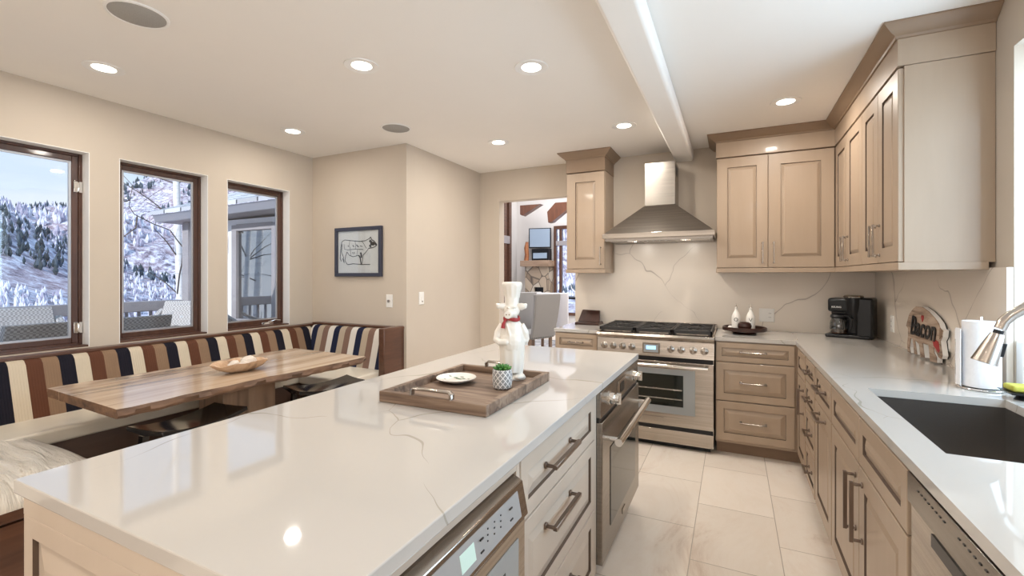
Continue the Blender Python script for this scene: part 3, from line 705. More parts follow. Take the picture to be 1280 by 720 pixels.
# near arm: puckered cushion
b = B(); nx, ny = 26, 60; X0, X1, Y0, Y1 = -3.18, -2.40, -.60, 1.04
g = {}
for i in range(nx + 1):
    for j in range(ny + 1):
        u, v = i / nx, j / ny; x = X0 + (X1 - X0) * u; y = Y0 + (Y1 - Y0) * v
        e_ = min(1 - u, (1 - v) * 1.9, 1); ee = min(e_ / .16, 1)
        z = SZ - .055 + .06 * math.sqrt(max(0, 1 - (1 - ee) ** 2))
        z += .016 * math.sin(y * 62 + 5 * math.sin(x * 5) + 2 * math.sin(y * 9)) * (.4 + .6 * math.sin(x * 4 + y * 3) ** 2) * ee
        z += .009 * math.sin(x * 9 + y * 15) * ee
        # rounded far corner
        if u > .82 and v > .91:
            du, dv = (u - .82) / .18, (v - .91) / .09; r_ = math.hypot(du, dv)
            if r_ > 1: x -= (r_ - 1) * .09 * du; y -= (r_ - 1) * .09 * dv
        g[i, j] = b.bm.verts.new((x, y, z))
for i in range(nx):
    for j in range(ny): b.bm.faces.new((g[i, j], g[i+1, j], g[i+1, j+1], g[i, j+1]))
lo = {}
bd = [(i, 0) for i in range(nx)] + [(nx, j) for j in range(ny)] + [(i, ny) for i in range(nx, 0, -1)] + [(0, j) for j in range(ny, 0, -1)]
for k in bd: q = g[k].co; lo[k] = b.bm.verts.new((q.x, q.y, SZ - .06 - .012))
for k, l_ in zip(bd, bd[1:] + bd[:1]): b.bm.faces.new((g[k], g[l_], lo[l_], lo[k]))
b.bm.faces.new([lo[k] for k in bd])
b.out('seat_cushion', M['pucker'], bq, smooth=60)
o = B().box(-2.412, -2.404, .50, .60, .30, .44).out('blank_plate', M['white'], bevel=.003); tag(o, 'white blank wall plate on the brown bench base at the lower left', 'outlet plate')

# live edge table
tb = thing('dining_table', 'long live-edge wooden slab table in front of the striped banquette', 'table', (-2.8, 1.8, 0))
def slab(xa, xb, live):
    b = B(); n = 48; rings = []
    for i in range(n + 1):
        t = i / n; y = 1.06 + t * 1.475
        edge = .012 * math.sin(t * 9 + 1) + .008 * math.sin(t * 23) + .004 * math.sin(t * 61)
        if live > 0: x1 = -2.43 + .05 * t + edge * .9; x0 = xa
        else: x0 = xa - edge; x1 = xb
        ys = y + (.03 - .07 * 0) * 0
        sk_ = lambda x: y - (x + 2.8) * .05
        w1 = .006 * math.sin(t * 80) + .004 * math.sin(t * 47 + 2)
        if live > 0: rings.append([(x0, sk_(x0), .757), (x1 - .012 + w1, sk_(x1), .757), (x1 + .004 + w1, sk_(x1), .772), (x1 + .002 - w1, sk_(x1), .788), (x1 - .004, sk_(x1), .800), (x0, sk_(x0), .800)])
        else: rings.append([(x0 + .01, sk_(x0), .757), (x1, sk_(x1), .757), (x1, sk_(x1), .800), (x0 + .004, sk_(x0), .800), (x0 - .004, sk_(x0), .785)])
    b.loft(rings)
    b.bm.faces.ensure_lookup_table()
    for f in b.bm.faces:
        f.normal_update()
        c_ = f.calc_center_median()
        if abs(f.normal.z) < .75 and (abs(f.normal.y) > .8 or c_.x > -2.5 or c_.x < -3.15): f.material_index = 1
    return b
slab(-3.055, 0, 1).out('tabletop', [M['slab'], M['bark']], tb, smooth=40)
slab(-3.20, -3.061, -1).out('tabletop', [M['slab'], M['bark']], tb, smooth=40)
B().box(-3.0, -2.76, 1.71, 2.06, .02, .757).box(-3.08, -2.68, 1.60, 2.16, 0, .04).out('pedestal', M['pedestal'], tb, bevel=.003)
# carved bowl
bx, by = -2.72, 1.80
b = B(); n = 48
def bowl_r(k, base, h, rim):
    a = 2 * PI * k / n; w_ = 1 + rim * (.07 * math.sin(3 * a + .5) + .05 * math.sin(5 * a) + .10 * max(0, math.cos(a - .3)) ** 8)
    return (bx + base * .62 * w_ * math.cos(a + .0) * 1.0, by + base * w_ * 1.0 * math.sin(a), .801 + h + rim * (.006 * math.sin(2 * a + 1) + .004 * math.sin(7 * a)))
rings = [[bowl_r(k, r, z, w_) for k in range(n)] for r, z, w_ in ((.05, .0, 0), (.085, .004, .2), (.135, .026, .6), (.165, .055, 1), (.168, .060, 1), (.160, .060, 1), (.12, .032, .6), (.07, .014, .2), (.01, .011, 0))]
b.loft(rings); o = b.out('wooden_bowl', M['bowlwood'], smooth=50); tag(o, 'oval carved root-wood bowl on the live-edge table', 'bowl')
pale = noisy('pale_driftwood', (.62, .53, .44), (.76, .69, .62), 14, .6)
for k, (dx, dy, s_, lab) in enumerate(((.0, .045, .05, 'largest pale pointed chip in the middle of the wooden bowl'), (-.01, -.04, .035, 'small pale chip lying left in the wooden bowl'), (.02, .0, .03, 'small pale chip at the front of the wooden bowl'))):
    b = B(); b.ball((bx + dx, by + dy, .801 + .026 + s_ * .55), (s_ * .7, s_ * 1.15, s_ * .62), seg=9)
    for v in b.bm.verts: v.co += Vector((random.uniform(-1, 1), random.uniform(-1, 1), random.uniform(-1, 1))) * .005
    o = b.out('wood_chip', pale, smooth=25); tag(o, lab, 'wood chip', 'chips in the wooden bowl')
# saddle stools
def stool(label, loc, rz):
    t = thing('saddle_stool', label, 'stool', loc, rz, 'black saddle stools')
    b = B(); n = 14; rings = []
    for i in range(n + 1):
        u = -1 + 2 * i / n; y = .235 * u; zz = .61 + .028 * u * u
        rings.append([(-.13, y, zz - .006), (-.05, y, zz - .010), (.05, y, zz - .010), (.13, y, zz - .006), (.135, y, zz - .028), (.0, y, zz - .042), (-.135, y, zz - .028)])
    b.loft(rings); b.out('seat', M['blackgloss'], t, local=True, bevel=.004)
    for sx in (-1, 1):
        for sy in (-1, 1):
            B().loft([[(sx * x + ox, sy * y + oy, z) for ox, oy in ((-.016, -.016), (.016, -.016), (.016, .016), (-.016, .016))] for x, y, z in ((.145, .21, 0), (.10, .17, .57))]).out('leg', M['blackgloss'], t, local=True)
    for sx in (-1, 1): B().box(sx * .128 - .01, sx * .128 + .01, -.19, .19, .22, .245).out('stretcher', M['blackgloss'], t, local=True)
    return t
stool('black glossy saddle stool at the near end of the live-edge table', (-2.63, 1.46, 0), .12)
stool('black glossy saddle stool at the far end of the live-edge table, nearest the doorway', (-2.60, 2.33, 0), -.28)

# framed picture
pf = thing('framed_picture', 'dark framed ink drawing of a steer on the white wall by the banquette', 'picture', (-3.128, 3.198, 1.38))
x0, x1, z0, z1, Y = -3.414, -2.842, 1.378, 1.838, 3.198
b = B(); t = .034
for q in ((x0, x1, z0, z0 + t), (x0, x1, z1 - t, z1), (x0, x0 + t, z0 + t, z1 - t), (x1 - t, x1, z0 + t, z1 - t)): b.box(q[0], q[1], Y - .028, Y, q[2], q[3])
b.out('frame', mat('dark_blue_frame', (.035, .037, .06), .4), pf, bevel=.003)
B().box(x0 + t, x1 - t, Y - .012, Y - .006, z0 + t, z1 - t).out('paper', mat('print_paper', (.66, .64, .57), .35, coat=.3), pf, smooth=0)
px0, px1, pz0, pz1 = x0 + t, x1 - t, z0 + t, z1 - t
def art(p): return (px0 + (p[0] - 140) / 265 * (px1 - px0), Y - .013, pz1 - (p[1] - 110) / 295 * (pz1 - pz0))
b = B()
def ink(pts, w_=.0022):
    pts = [Vector(art(p)) for p in pts]
    for a, c_ in zip(pts, pts[1:]):
        d = (c_ - a); L = d.length; d.normalize(); n_ = Vector((-d.z, 0, d.x)) * w_
        b.hexa([a - n_, c_ - n_, c_ + n_, a + n_], [q + Vector((0, -.0008, 0)) for q in (a - n_, c_ - n_, c_ + n_, a + n_)])
for L_, w_ in (([(165,182),(185,170),(230,178),(280,185),(318,182),(345,168)], .0026), ([(345,168),(352,158),(360,178),(375,187),(392,214),(380,226),(360,233),(340,235)], .004),
    ([(340,235),(322,262),(303,282),(298,345)], .0028), ([(292,345),(286,300),(277,282)], .006), ([(277,282),(238,291),(215,280),(200,256)], .0026), ([(200,256),(190,285),(186,318),(202,345),(214,345)], .003),
    ([(166,200),(163,255),(176,292),(181,335),(170,300)], .003), ([(165,184),(158,230),(154,300),(161,322)], .0035), ([(205,346),(240,340),(270,343),(300,347),(350,346)], .003),
    ([(218,176),(214,205),(222,240)], .0016), ([(200,242),(250,238),(305,242)], .0022), ([(252,182),(258,210),(254,240)], .0016), ([(298,186),(310,205),(326,236)], .002), ([(180,200),(182,235),(200,240)], .0016), ([(222,243),(226,284)], .0016), ([(268,242),(264,284)], .0016)): ink(L_, w_)
ink([(346,180),(360,200)], .012); ink([(350,205),(375,208)], .013); ink([(365,195),(388,212)], .010); ink([(344,215),(356,226)], .008)
ink([(288,262),(292,275),(293,300)], .008); ink([(205,212),(212,218)], .004); ink([(238,210),(246,222)], .004); ink([(262,208),(275,224)], .005); ink([(285,215),(300,222)], .003); ink([(236,258),(240,272)], .003); ink([(246,258),(250,272)], .003)
b.out('ink_drawing', mat('black_ink', (.02, .02, .02), .7), pf, smooth=0)
B().box(x0 + t, x1 - t, Y - .0175, Y - .016, z0 + t, z1 - t).out('glass', M['glass'], pf, smooth=0)

# switch and outlet plates
def plate(label, fn, u, w_, wd=.072, hg=.117, kind='switch', gangs=1, name='wall_switch', cat='switch', face=None):
    t = thing(name, label, cat, fn(u, w_, 0))
    B().hexa([fn(u - wd/2, w_ - hg/2, 0), fn(u + wd/2, w_ - hg/2, 0), fn(u + wd/2, w_ + hg/2, 0), fn(u - wd/2, w_ + hg/2, 0)], [fn(u - wd/2 + .003, w_ - hg/2 + .003, .006), fn(u + wd/2 - .003, w_ - hg/2 + .003, .006), fn(u + wd/2 - .003, w_ + hg/2 - .003, .006), fn(u - wd/2 + .003, w_ + hg/2 - .003, .006)]).out('cover_plate', M['white'], t, smooth=0)
    def bx3(name, a, c_, hw, hh, d0, d1, m):
        B().hexa([fn(a - hw, c_ - hh, d0), fn(a + hw, c_ - hh, d0), fn(a + hw, c_ + hh, d0), fn(a - hw, c_ + hh, d0)], [fn(a - hw, c_ - hh, d1), fn(a + hw, c_ - hh, d1), fn(a + hw, c_ + hh, d1), fn(a - hw, c_ + hh, d1)]).out(name, m, t, smooth=0)
    for g_ in kind.split(','):
        off = 0 if gangs == 1 else (-.023 if g_ == 'rocker' else .023)
        if g_ == 'knob': B().tube([fn(u, w_, .006), fn(u, w_, .02)], .012, 14).out('dimmer_knob', M['nickel'], t)
        if g_ == 'toggle': bx3('toggle', u, w_ - .004, .009, .018, .006, .010, M['white']); bx3('slide', u + .004, w_ - .03, .004, .006, .006, .012, M['nickel'])
        if g_ == 'rocker': bx3('rocker', u + off, w_, .016, .033, .006, .010, M['white'])
        if g_ == 'outlet':
            bx3('receptacle', u + off, w_, .017, .034, .006, .009, M['white'])
            for s_ in (-1, 1):
                for q in (-1, 1): bx3('slot', u + off + q * .006, w_ + s_ * .017, .0012, .004, .009, .0095, M['black'])
    return t
plate('white dimmer switch with metal knob below right of the framed picture', face_ym(3.198), -2.768, 1.16, kind='knob')
plate('white single switch on the beige side wall beside the doorway', lambda u, w_, d: (-2.578 + d, u, w_), 3.41, 1.18, kind='toggle')
plate('wide cream outlet and switch plate on the splashback beside the O and V bottles', face_ym(4.477), .262, 1.048, .115, .115, kind='rocker,outlet', gangs=2, name='wall_outlet', cat='outlet')
plate('white outlet plate between the coffee maker and the pig sign', face_xm(1.007), 4.03, 1.05, kind='outlet', name='wall_outlet', cat='outlet')
plate('white switch plate on the splashback just right of the pig sign', face_xm(1.007), 3.13, 1.05, kind='rocker')

# ============================================================ THINGS ON THE ISLAND
T = IZ
tr = thing('serving_tray', 'rectangular weathered wooden tray with two metal handles on the island', 'tray', (-.965, 1.615, T + .0005), math.radians(.5))
hw, hl = .228, .295
B().box(-hw + .02, hw - .02, -hl + .02, hl - .02, 0, .012).out('tray_base', M['traywood'], tr, local=True, bevel=.001)
for q in ((-hw, hw, -hl, -hl + .024), (-hw, hw, hl - .024, hl), (-hw, -hw + .024, -hl + .024, hl - .024), (hw - .024, hw, -hl + .024, hl - .024)):
    B().box(*q, 0, .040).out('rim', M['traywood'], tr, local=True, bevel=.003)
for s_ in (-1, 1):
    y = s_ * (hl - .012)
    b = B().tube([(-.085, y, .038), (-.085, y - s_ * .0, .056), (-.076, y, .064), (.076, y, .064), (.085, y, .056), (.085, y, .038)], [.0065, .007, .006, .006, .007, .0065], 8)
    for v in b.bm.verts: v.co.y += (v.co.y - y) * 1.0
    b.out('handle', M['nickel'], tr, local=True, smooth=50)
TZ = T + .0135
plt = thing('painted_plate', 'small white plate with leaf pattern on the wooden tray', 'plate', (-1.07, 1.66, TZ))
B().lathe([(0, .001), (.035, .0), (.045, .004), (.082, .018), (.086, .022), (.084, .024), (.05, .012), (.03, .010), (0, .010)], (-1.07, 1.66, TZ), 40).out('dish', M['ceramic'], plt)
b = B()
grn = mat('green_leaf_print', (.05, .14, .05), .4)
for a, r_, L_, hh in ((1.0, .035, .012, 0), (1.6, .05, .011, 0), (2.2, .038, .012, 0), (2.6, .06, .009, 0), (.4, .055, .008, 0), (3.5, .05, .008, 0), (4.4, .045, .008, 0), (5.2, .055, .008, 0), (5.8, .04, .008, 0), (1.3, .02, .012, 0), (1.9, .024, .010, 0)):
    cx_, cy_ = -1.07 + r_ * math.cos(a), 1.66 + r_ * math.sin(a); z = TZ + (.0107 if r_ < .032 else .0107 + (r_ - .03) / .054 * .0135)
    if .03 < r_: z = TZ + (.0102 + (r_ - .03) * .1 if r_ < .05 else .012 + (r_ - .05) / .034 * .012) + .0008
    b.ball((cx_, cy_, z), (L_ * .9, L_ * .5, .0010), seg=8, rot=Matrix.Rotation(a + 1, 3, 'Z').to_euler() if False else None)
b.out('leaf_pattern', grn, plt)
pot = thing('succulent_planter', 'grey and white patterned pot with a green succulent on the tray', 'planter', (-.845, 1.655, TZ))
m = mat('patterned_pot', (.75, .74, .72), .5); v = coords(m)
t = nd(m, 'ShaderNodeTexCoord'); s_ = nd(m, 'ShaderNodeSeparateXYZ'); ln(m, t.outputs['Object'], s_.inputs[0])
ang = math_(m, 'MULTIPLY', math_(m, 'ARCTAN2', s_.outputs['Y'], s_.outputs['X']), 12 / (2 * PI)); zz = math_(m, 'MULTIPLY', s_.outputs['Z'], 42)
d1 = math_(m, 'ABSOLUTE', math_(m, 'SUBTRACT', math_(m, 'FRACT', math_(m, 'ADD', ang, zz)), .5)); d2 = math_(m, 'ABSOLUTE', math_(m, 'SUBTRACT', math_(m, 'FRACT', math_(m, 'SUBTRACT', ang, zz)), .5))
dm = math_(m, 'MAXIMUM', d1, d2); lt = math_(m, 'LESS_THAN', dm, .40)
ln(m, mixc(m, lt, (.78, .77, .75), (.27, .27, .27)), bsdf(m).inputs['Base Color'])
B().lathe([(0, 0), (.032, 0), (.038, .006), (.0405, .03), (.0405, .07), (.039, .076), (.036, .078), (.035, .070), (0, .066)], (-.845, 1.655, TZ), 36).out('pot', m, pot)
B().lathe([(0, 0), (.0345, 0), (.033, .003), (0, .004)], (-.845, 1.655, TZ + .067), 24).out('soil', mat('soil', (.06, .045, .035), .9), pot)
leaf = noisy('succulent_green', (.03, .13, .025), (.10, .30, .06), 30, .45); b = B()
for ring, (n, r_, tilt, L_) in enumerate(((9, .012, .35, .030), (8, .008, .8, .028), (6, .004, 1.2, .024))):
    for k in range(n):
        a = 2 * PI * k / n + ring * .4; d = Vector((math.cos(a) * math.cos(tilt), math.sin(a) * math.cos(tilt), math.sin(tilt))); p = Vector((-.845 + math.cos(a) * r_, 1.655 + math.sin(a) * r_, TZ + .076))
        b.tube([p, p + d * L_ * .4, p + d * L_ * .75, p + d * L_], [.003, .0065, .005, .0006], 7)
b.out('succulent', leaf, pot)

# ceramic pig chef figurine (one glazed body)
pg = thing('chef_figurine', 'tall white ceramic pig chef figurine with red scarf standing on the tray', 'figurine', (-.885, 1.825, TZ), math.radians(22))
b = B()
def blob(p, r): b.ball(p, r, seg=18)
# shoes and base
blob((-.018, -.012, .014), (.030, .042, .014)); blob((.030, -.008, .014), (.030, .042, .014)); b.lathe([(0, 0), (.052, 0), (.055, .008), (.05, .014), (0, .016)], (.006, .0, 0), 24, sx=1.05, sy=.8)
b.tube([(-.016, 0, .012), (-.018, 0, .05), (-.014, 0, .12)], [.021, .022, .03], 14); b.tube([(.028, 0, .012), (.028, 0, .05), (.018, 0, .12)], [.021, .023, .03], 14)
# apron skirt, belly, shoulders
rings = []
for r_, z, q in ((.002, .030, 0), (.049, .032, 1), (.053, .07, 1), (.055, .12, .9), (.058, .16, .6), (.054, .19, .3), (.046, .225, 0), (.036, .25, 0), (.027, .268, 0), (.002, .275, 0)):
    rings.append([((r_ + .0022 * q * math.cos(9 * t)) * math.cos(t), .84 * (r_ + .0022 * q * math.cos(9 * t)) * math.sin(t), z) for t in [2 * PI * k / 54 for k in range(54)]])
b.loft(rings)
blob((0, -.018, .165), (.050, .036, .055)); blob((0, .005, .235), (.046, .030, .03))
# arms: right one bent to the hip, left one hanging round the back
b.tube([(-.040, 0, .240), (-.060, -.004, .205), (-.066, -.018, .175), (-.048, -.040, .165), (-.028, -.046, .168)], [.017, .018, .016, .014, .013], 12); blob((-.024, -.047, .168), (.016, .012, .013))
b.tube([(.040, 0, .240), (.058, .006, .205), (.064, .014, .175), (.056, .026, .155)], [.017, .018, .015, .013], 12); blob((.060, .010, .170), (.014, .014, .013))
# apron folds
b.tube([(-.022, -.030, .25), (-.006, -.045, .20), (-.004, -.052, .16)], [.004, .005, .004], 8)
# head with snout and ears
hc = Vector((0, -.008, .305)); blob(hc, (.037, .034, .034)); blob(hc + Vector((0, -.020, -.010)), (.029, .028, .024))
b.tube([hc + Vector((-.008, -.030, -.012)), hc + Vector((-.012, -.056, -.016))], [.020, .016], 16); b.tube([hc + Vector((-.012, -.055, -.016)), hc + Vector((-.0125, -.060, -.016))], [.0185, .017], 16)
for s_ in (-1, 1):
    b.tube([hc + Vector((s_ * .022, 0, .022)), hc + Vector((s_ * .044, -.006, .016)), hc + Vector((s_ * .060, -.014, .020)), hc + Vector((s_ * .068, -.016, .030))], [.010, .017, .012, .003], 10)
    b.tube([hc + Vector((s_ * .022, -.030, .012)), hc + Vector((s_ * .016, -.034, .016)), hc + Vector((s_ * .009, -.034, .012))], .003, 6)
b.tube([(0, 0, .26), (0, -.004, .29)], [.026, .026], 16)
# toque
b.tube([(0, 0, .322), (0, .002, .350), (.001, .004, .372)], [.031, .0325, .0335], 24)
n = 44; rings = []
for r_, z in ((.033, .36), (.036, .378), (.041, .398), (.045, .412), (.046, .422), (.042, .429), (.030, .431), (.012, .425)):
    rings.append([(.001 + (r_ + .0016 * math.sin(11 * 2 * PI * k / n) * (z < .42)) * math.cos(2*PI*k/n), .004 + (r_ + .0016 * math.sin(11 * 2 * PI * k / n) * (z < .42)) * math.sin(2*PI*k/n), z) for k in range(n)])
b.loft(rings)
o = b.out('ceramic_body', M['pigceramic'], pg, local=True, smooth=180)
r = o.modifiers.new('remesh', 'REMESH'); r.mode = 'VOXEL'; r.voxel_size = .0022; r.use_smooth_shade = True
s_ = o.modifiers.new('smooth', 'SMOOTH'); s_.factor = .5; s_.iterations = 4
for s2 in (-1, 1): B().ball(hc + Vector((-.0125 + s2 * .006, -.0615, -.015)), (.0025, .0015, .0035), seg=8).out('nostril', M['toekick'], pg, local=True)
b = B(); n = 40; rings = []
for k in range(n):
    a = 2 * PI * k / n; c_ = Vector((.034 * math.cos(a), -.004 + .031 * math.sin(a), .268 + .004 * math.sin(a * 2))); d = Vector((math.cos(a), math.sin(a), 0))
    rings.append([c_ + d * .004 * math.cos(t) + Vector((0, 0, .0085 * math.sin(t))) for t in [2 * PI * q / 8 for q in range(8)]])
rings.append(rings[0]); b.loft(rings, cap=False)
b.ball((-.026, -.030, .266), (.009, .008, .010)); b.tube([(-.026, -.032, .264), (-.034, -.036, .245), (-.036, -.037, .228)], [.005, .008, .009], 8)
b.out('scarf', M['red'], pg, local=True)

# ============================================================ THINGS ON THE COUNTERS
# round wooden tray with oil and vinegar bottles
cx_, cy_ = .085, 4.19
rt = thing('round_tray', 'dark brown round footed wooden tray holding the O and V bottles', 'tray', (cx_, cy_, T + .0005))
B().lathe([(0, 0), (.085, 0), (.09, .006), (.085, .014), (.12, .02), (.158, .024), (.163, .032), (.163, .052), (.156, .056), (.150, .052), (.149, .034), (0, .032)], (cx_, cy_, T + .0005), 48).out('dish', M['brownbowl'], rt)
def bottle(x, y, ch, lab):
    t = thing('oil_bottle', lab, 'bottle', (x, y, T + .033), 0, 'white cruet bottles')
    B().lathe([(0, 0), (.030, 0), (.0335, .004), (.034, .09), (.032, .108), (.020, .135), (.012, .148), (.0105, .162), (.013, .166), (.013, .172), (0, .174)], (x, y, T + .033), 32).out('bottle_body', M['ceramic'], t)
    B().lathe([(0, 0), (.010, 0), (.010, .012), (.006, .016), (.0045, .028), (.003, .036), (0, .036)], (x, y, T + .033 + .172), 16).out('pour_spout', M['chrome'], t)
    d = Vector((x, y, 0)); v = -d.normalized(); rz = math.atan2(v.y, v.x) + PI / 2
    mt = Matrix.Rotation(rz, 4, 'Z') @ Matrix.Translation((0, -.0336, .075)) @ Matrix.Rotation(PI / 2, 4, 'X')
    text_part('letter', ch, M['black'], t, mt, .042, .0006)
bottle(.024, 4.235, 'O', 'white ceramic cruet bottle marked O, left one of the pair on the round tray')
bottle(.132, 4.235, 'V', 'white ceramic cruet bottle marked V, right one of the pair on the round tray')
o = B().lathe([(0, 0), (.03, .001), (.048, .018), (.052, .036), (.046, .055), (.034, .064), (.028, .063), (.03, .052), (.02, .04), (0, .038)], (.085, 4.13, T + .033), 32).out('wooden_votive', M['brownbowl']); tag(o, 'round dark brown wooden bowl in front of the V bottle', 'small bowl')
b = B().ball((-.015, 4.145, T + .033 + .016), (.024, .020, .017), seg=10); o = b.out('white_stone', M['ceramic']); tag(o, 'small white lump at the left edge of the round tray', 'ornament')
# dark wooden book stand left of the range
bs = thing('recipe_stand', 'dark reddish wooden tilted stand on the counter left of the range', 'stand', (-1.26, 4.33, T))
B().hexa([(-1.38, 4.24, T), (-1.14, 4.24, T), (-1.14, 4.42, T), (-1.38, 4.42, T)], [(-1.375, 4.235, T + .024), (-1.145, 4.235, T + .024), (-1.15, 4.42, T + .028), (-1.37, 4.42, T + .028)]).out('ledge', M['brownbowl'], bs, bevel=.004)
B().hexa([(-1.365, 4.30, T + .027), (-1.15, 4.30, T + .027), (-1.15, 4.33, T + .027), (-1.365, 4.33, T + .027)], [(-1.35, 4.40, T + .135), (-1.175, 4.40, T + .13), (-1.175, 4.425, T + .13), (-1.35, 4.425, T + .135)]).out('back_board', M['brownbowl'], bs, bevel=.004)

# coffee maker
cm = thing('coffee_maker', 'black dual coffee maker with glass carafe in the corner of the counter', 'coffee maker', (.790, 4.19, T + .001), math.radians(-20))
K = M['black']
B().box(-.155, .125, -.01, .19, 0, .026).out('base', K, cm, local=True, bevel=.010, seg=3)
B().box(.035, .14, .0, .20, .0, .305).out('water_reservoir', K, cm, local=True, bevel=.016, seg=3)
B().box(-.135, .04, .10, .20, .02, .20).out('column', K, cm, local=True, bevel=.01)
B().box(-.140, -.0, -.002, .20, .195, .300).out('brew_head', K, cm, local=True, bevel=.020, seg=4)
b = B().lathe([(0, .14), (.040, .14), (.052, .20), (.058, .255), (.058, .305), (0, .305)], (.018, .040, 0), 32); b.out('pod_head', K, cm, local=True)
B().lathe([(.0, 0), (.052, 0), (.062, .004), (.064, .012), (.058, .020), (.046, .022), (0, .018)], (.018, .040, .302), 32, sy=.9).out('silver_lid', M['nickel'], cm, local=True)
ca = B().lathe([(0, 0), (.045, 0), (.055, .01), (.060, .04), (.058, .085), (.048, .115), (.044, .13), (.042, .13), (.046, .113), (.056, .085), (.058, .04), (.053, .011), (0, .003)], (-.075, .050, .028), 32).out('carafe', M['carafe'], cm, local=True)
def sub(b, name, m_): return b.out(name, m_, ca, local=True)
sub(B().lathe([(0, 0), (.054, 0), (.058, .008), (.052, .024), (0, .03)], (-.075, .05, .148), 28), 'lid', K)
sub(B().tube([(-.035, .02, .165), (.0, -.01, .165), (.014, -.022, .145), (.014, -.022, .09), (.002, -.015, .055)], [.010, .010, .010, .009, .007], 10), 'handle', K)
sub(B().lathe([(0, 0), (.052, 0), (.056, .03), (.0, .032)], (-.075, .05, .032), 24), 'coffee', mat('coffee', (.10, .05, .03), .1))
text_part('logo', 'KEURIG', M['white'], cm, Matrix.Translation((-.082, -.0025, .232)) @ Matrix.Rotation(PI / 2, 4, 'X'), .018, .0006)

# pig shaped sign
sg = thing('pig_sign', 'pig-shaped plank-look sign reading Bacon with a red heart leaning on the splashback', 'sign', (.985, 3.35, T))
pts = [(3.576,1.151),(3.541,1.172),(3.505,1.190),(3.465,1.204),(3.37,1.207),(3.274,1.188),(3.19,1.160),(3.137,1.135),(3.111,1.108),(3.080,1.103),(3.086,1.069),(3.108,1.045),(3.095,1.011),(3.080,.975),(3.092,.955),(3.124,.960),(3.160,.985),(3.190,1.008),(3.185,.975),(3.150,.955),(3.150,.926),(3.231,.918),(3.245,.962),(3.262,1.004),(3.350,1.002),(3.318,.925),(3.372,.920),(3.401,.990),(3.474,1.006),(3.433,.925),(3.474,.922),(3.505,1.008),(3.541,1.008),(3.560,.950),(3.541,.918),(3.585,.917),(3.600,.971),(3.587,1.015),(3.594,1.063),(3.625,1.075),(3.603,1.112)]
lean = lambda u, v, d: (.968 + (v - T) * .02 + d, u, v)
B().prism(pts, lean, 0, .004).out('printed_face', M['plank'], sg, smooth=0)
B().prism(pts, lean, .004, .026).out('white_core', M['whitetrim'], sg, smooth=0)
B().prism(pts, lean, .026, .030).out('black_back', M['black'], sg, smooth=0)
def on_sign(y, z): return Matrix.Translation(lean(y, z, -.004)) @ Matrix.Rotation(-PI / 2, 4, 'Z') @ Matrix.Rotation(PI / 2, 4, 'X')
text_part('word', 'Bacon', M['black'], sg, on_sign(3.35, 1.085), .155, .001, .28, .0035, world=True)
ht = [(0, -.022), (.018, -.002), (.020, .010), (.012, .018), (.003, .014), (0, .008), (-.003, .014), (-.012, .018), (-.020, .010), (-.018, -.002)]
B().prism([(3.355 + a, 1.143 + c_) for a, c_ in ht], lean, -.002, .0).out('heart', M['red'], sg, smooth=0)
B().prism([(3.125, 1.04), (3.165, 1.045), (3.20, 1.035), (3.185, 1.01), (3.15, .998), (3.12, .982), (3.105, .995)], lean, -.002, .0).out('bandana', M['red'], sg, smooth=0)
B().prism([(3.105, 1.115), (3.082, 1.105), (3.088, 1.07), (3.108, 1.055), (3.115, 1.08)], lean, -.003, .0).out('ear', M['toekick'], sg, smooth=0)

# paper towel holder + roll
tx, ty = .93, 2.56
th = thing('paper_towel_holder', 'chrome wire paper towel stand at the end of the splashback', 'towel holder', (tx, ty, T))
b = B(); n = 40; b.tube([(tx + .072 * math.cos(2*PI*k/n), ty + .072 * math.sin(2*PI*k/n), T + .005) for k in range(n + 1)], .004, 8)
b.tube([(tx + .072, ty, T + .004), (tx - .072, ty, T + .004)], .004, 8); b.tube([(tx, ty, T + .004), (tx, ty, T + .30)], .005, 8)
a = math.radians(160); p = (tx + .074 * math.cos(a), ty + .074 * math.sin(a))
b.tube([(*p, T + .005), (*p, T + .20), (p[0] + .006, p[1], T + .215), (p[0] + .012, p[1], T + .20), (p[0] + .012, p[1], T + .01)], .0035, 8)
b.out('wire_frame', M['chrome'], th)
b = B(); n = 80; rings = []
for z in (.012, .016, .10, .20, .278, .282):
    R_ = []
    for k in range(n):
        q = k / n; r_ = .058 + .004 * q; aa = 2 * PI * q + 2.2; R_.append((tx + r_ * math.cos(aa), ty + r_ * math.sin(aa), T + z))
    rings.append(R_)
b.loft(rings); b.prism([(0, .012), (.0, .24), (.006, .25), (.006, .012)], lambda u, v, d: (tx - .062 - .010 + u * .5 + .01 * 0, ty + .01 + d, T + v), -.03, .02)
o = b.out('paper_towel_roll', M['paper'], smooth=40); tag(o, 'roll of white paper towels on the wire stand beside the sink', 'paper towels')

# pull-down faucet (reaches in from the right edge)
fc = thing('kitchen_faucet', 'brushed nickel pull-down kitchen faucet arching over the sink', 'faucet', (.975, 2.0, T))
b = B().lathe([(0, 0), (.030, 0), (.030, .006), (.024, .012), (.022, .12), (.0, .125)], (.975, 2.0, T), 24); b.out('faucet_base', M['nickel'], fc)
pts2 = [(.975, 2.0, T + .10), (.975, 2.0, 1.20), (.972, 2.0, 1.26)]
for k in range(1, 11):
    a = PI * (k / 10) * .62; pts2.append((.902 + .070 * math.cos(a), 2.0, 1.265 + .055 * math.sin(a)))
pts2 += [(.85, 2.0, 1.300), (.828, 2.0, 1.281), (.800, 2.0, 1.260), (.781, 2.0, 1.238), (.772, 2.0, 1.214)]
B().tube(pts2, .0155, 16).out('spout', M['nickel'], fc)
ax = Vector((-.036, 0, -.106)).normalized(); p = Vector((.770, 2.0, 1.210))
B().tube([p, p + ax * .014], .0125, 16).out('collar', K, fc)
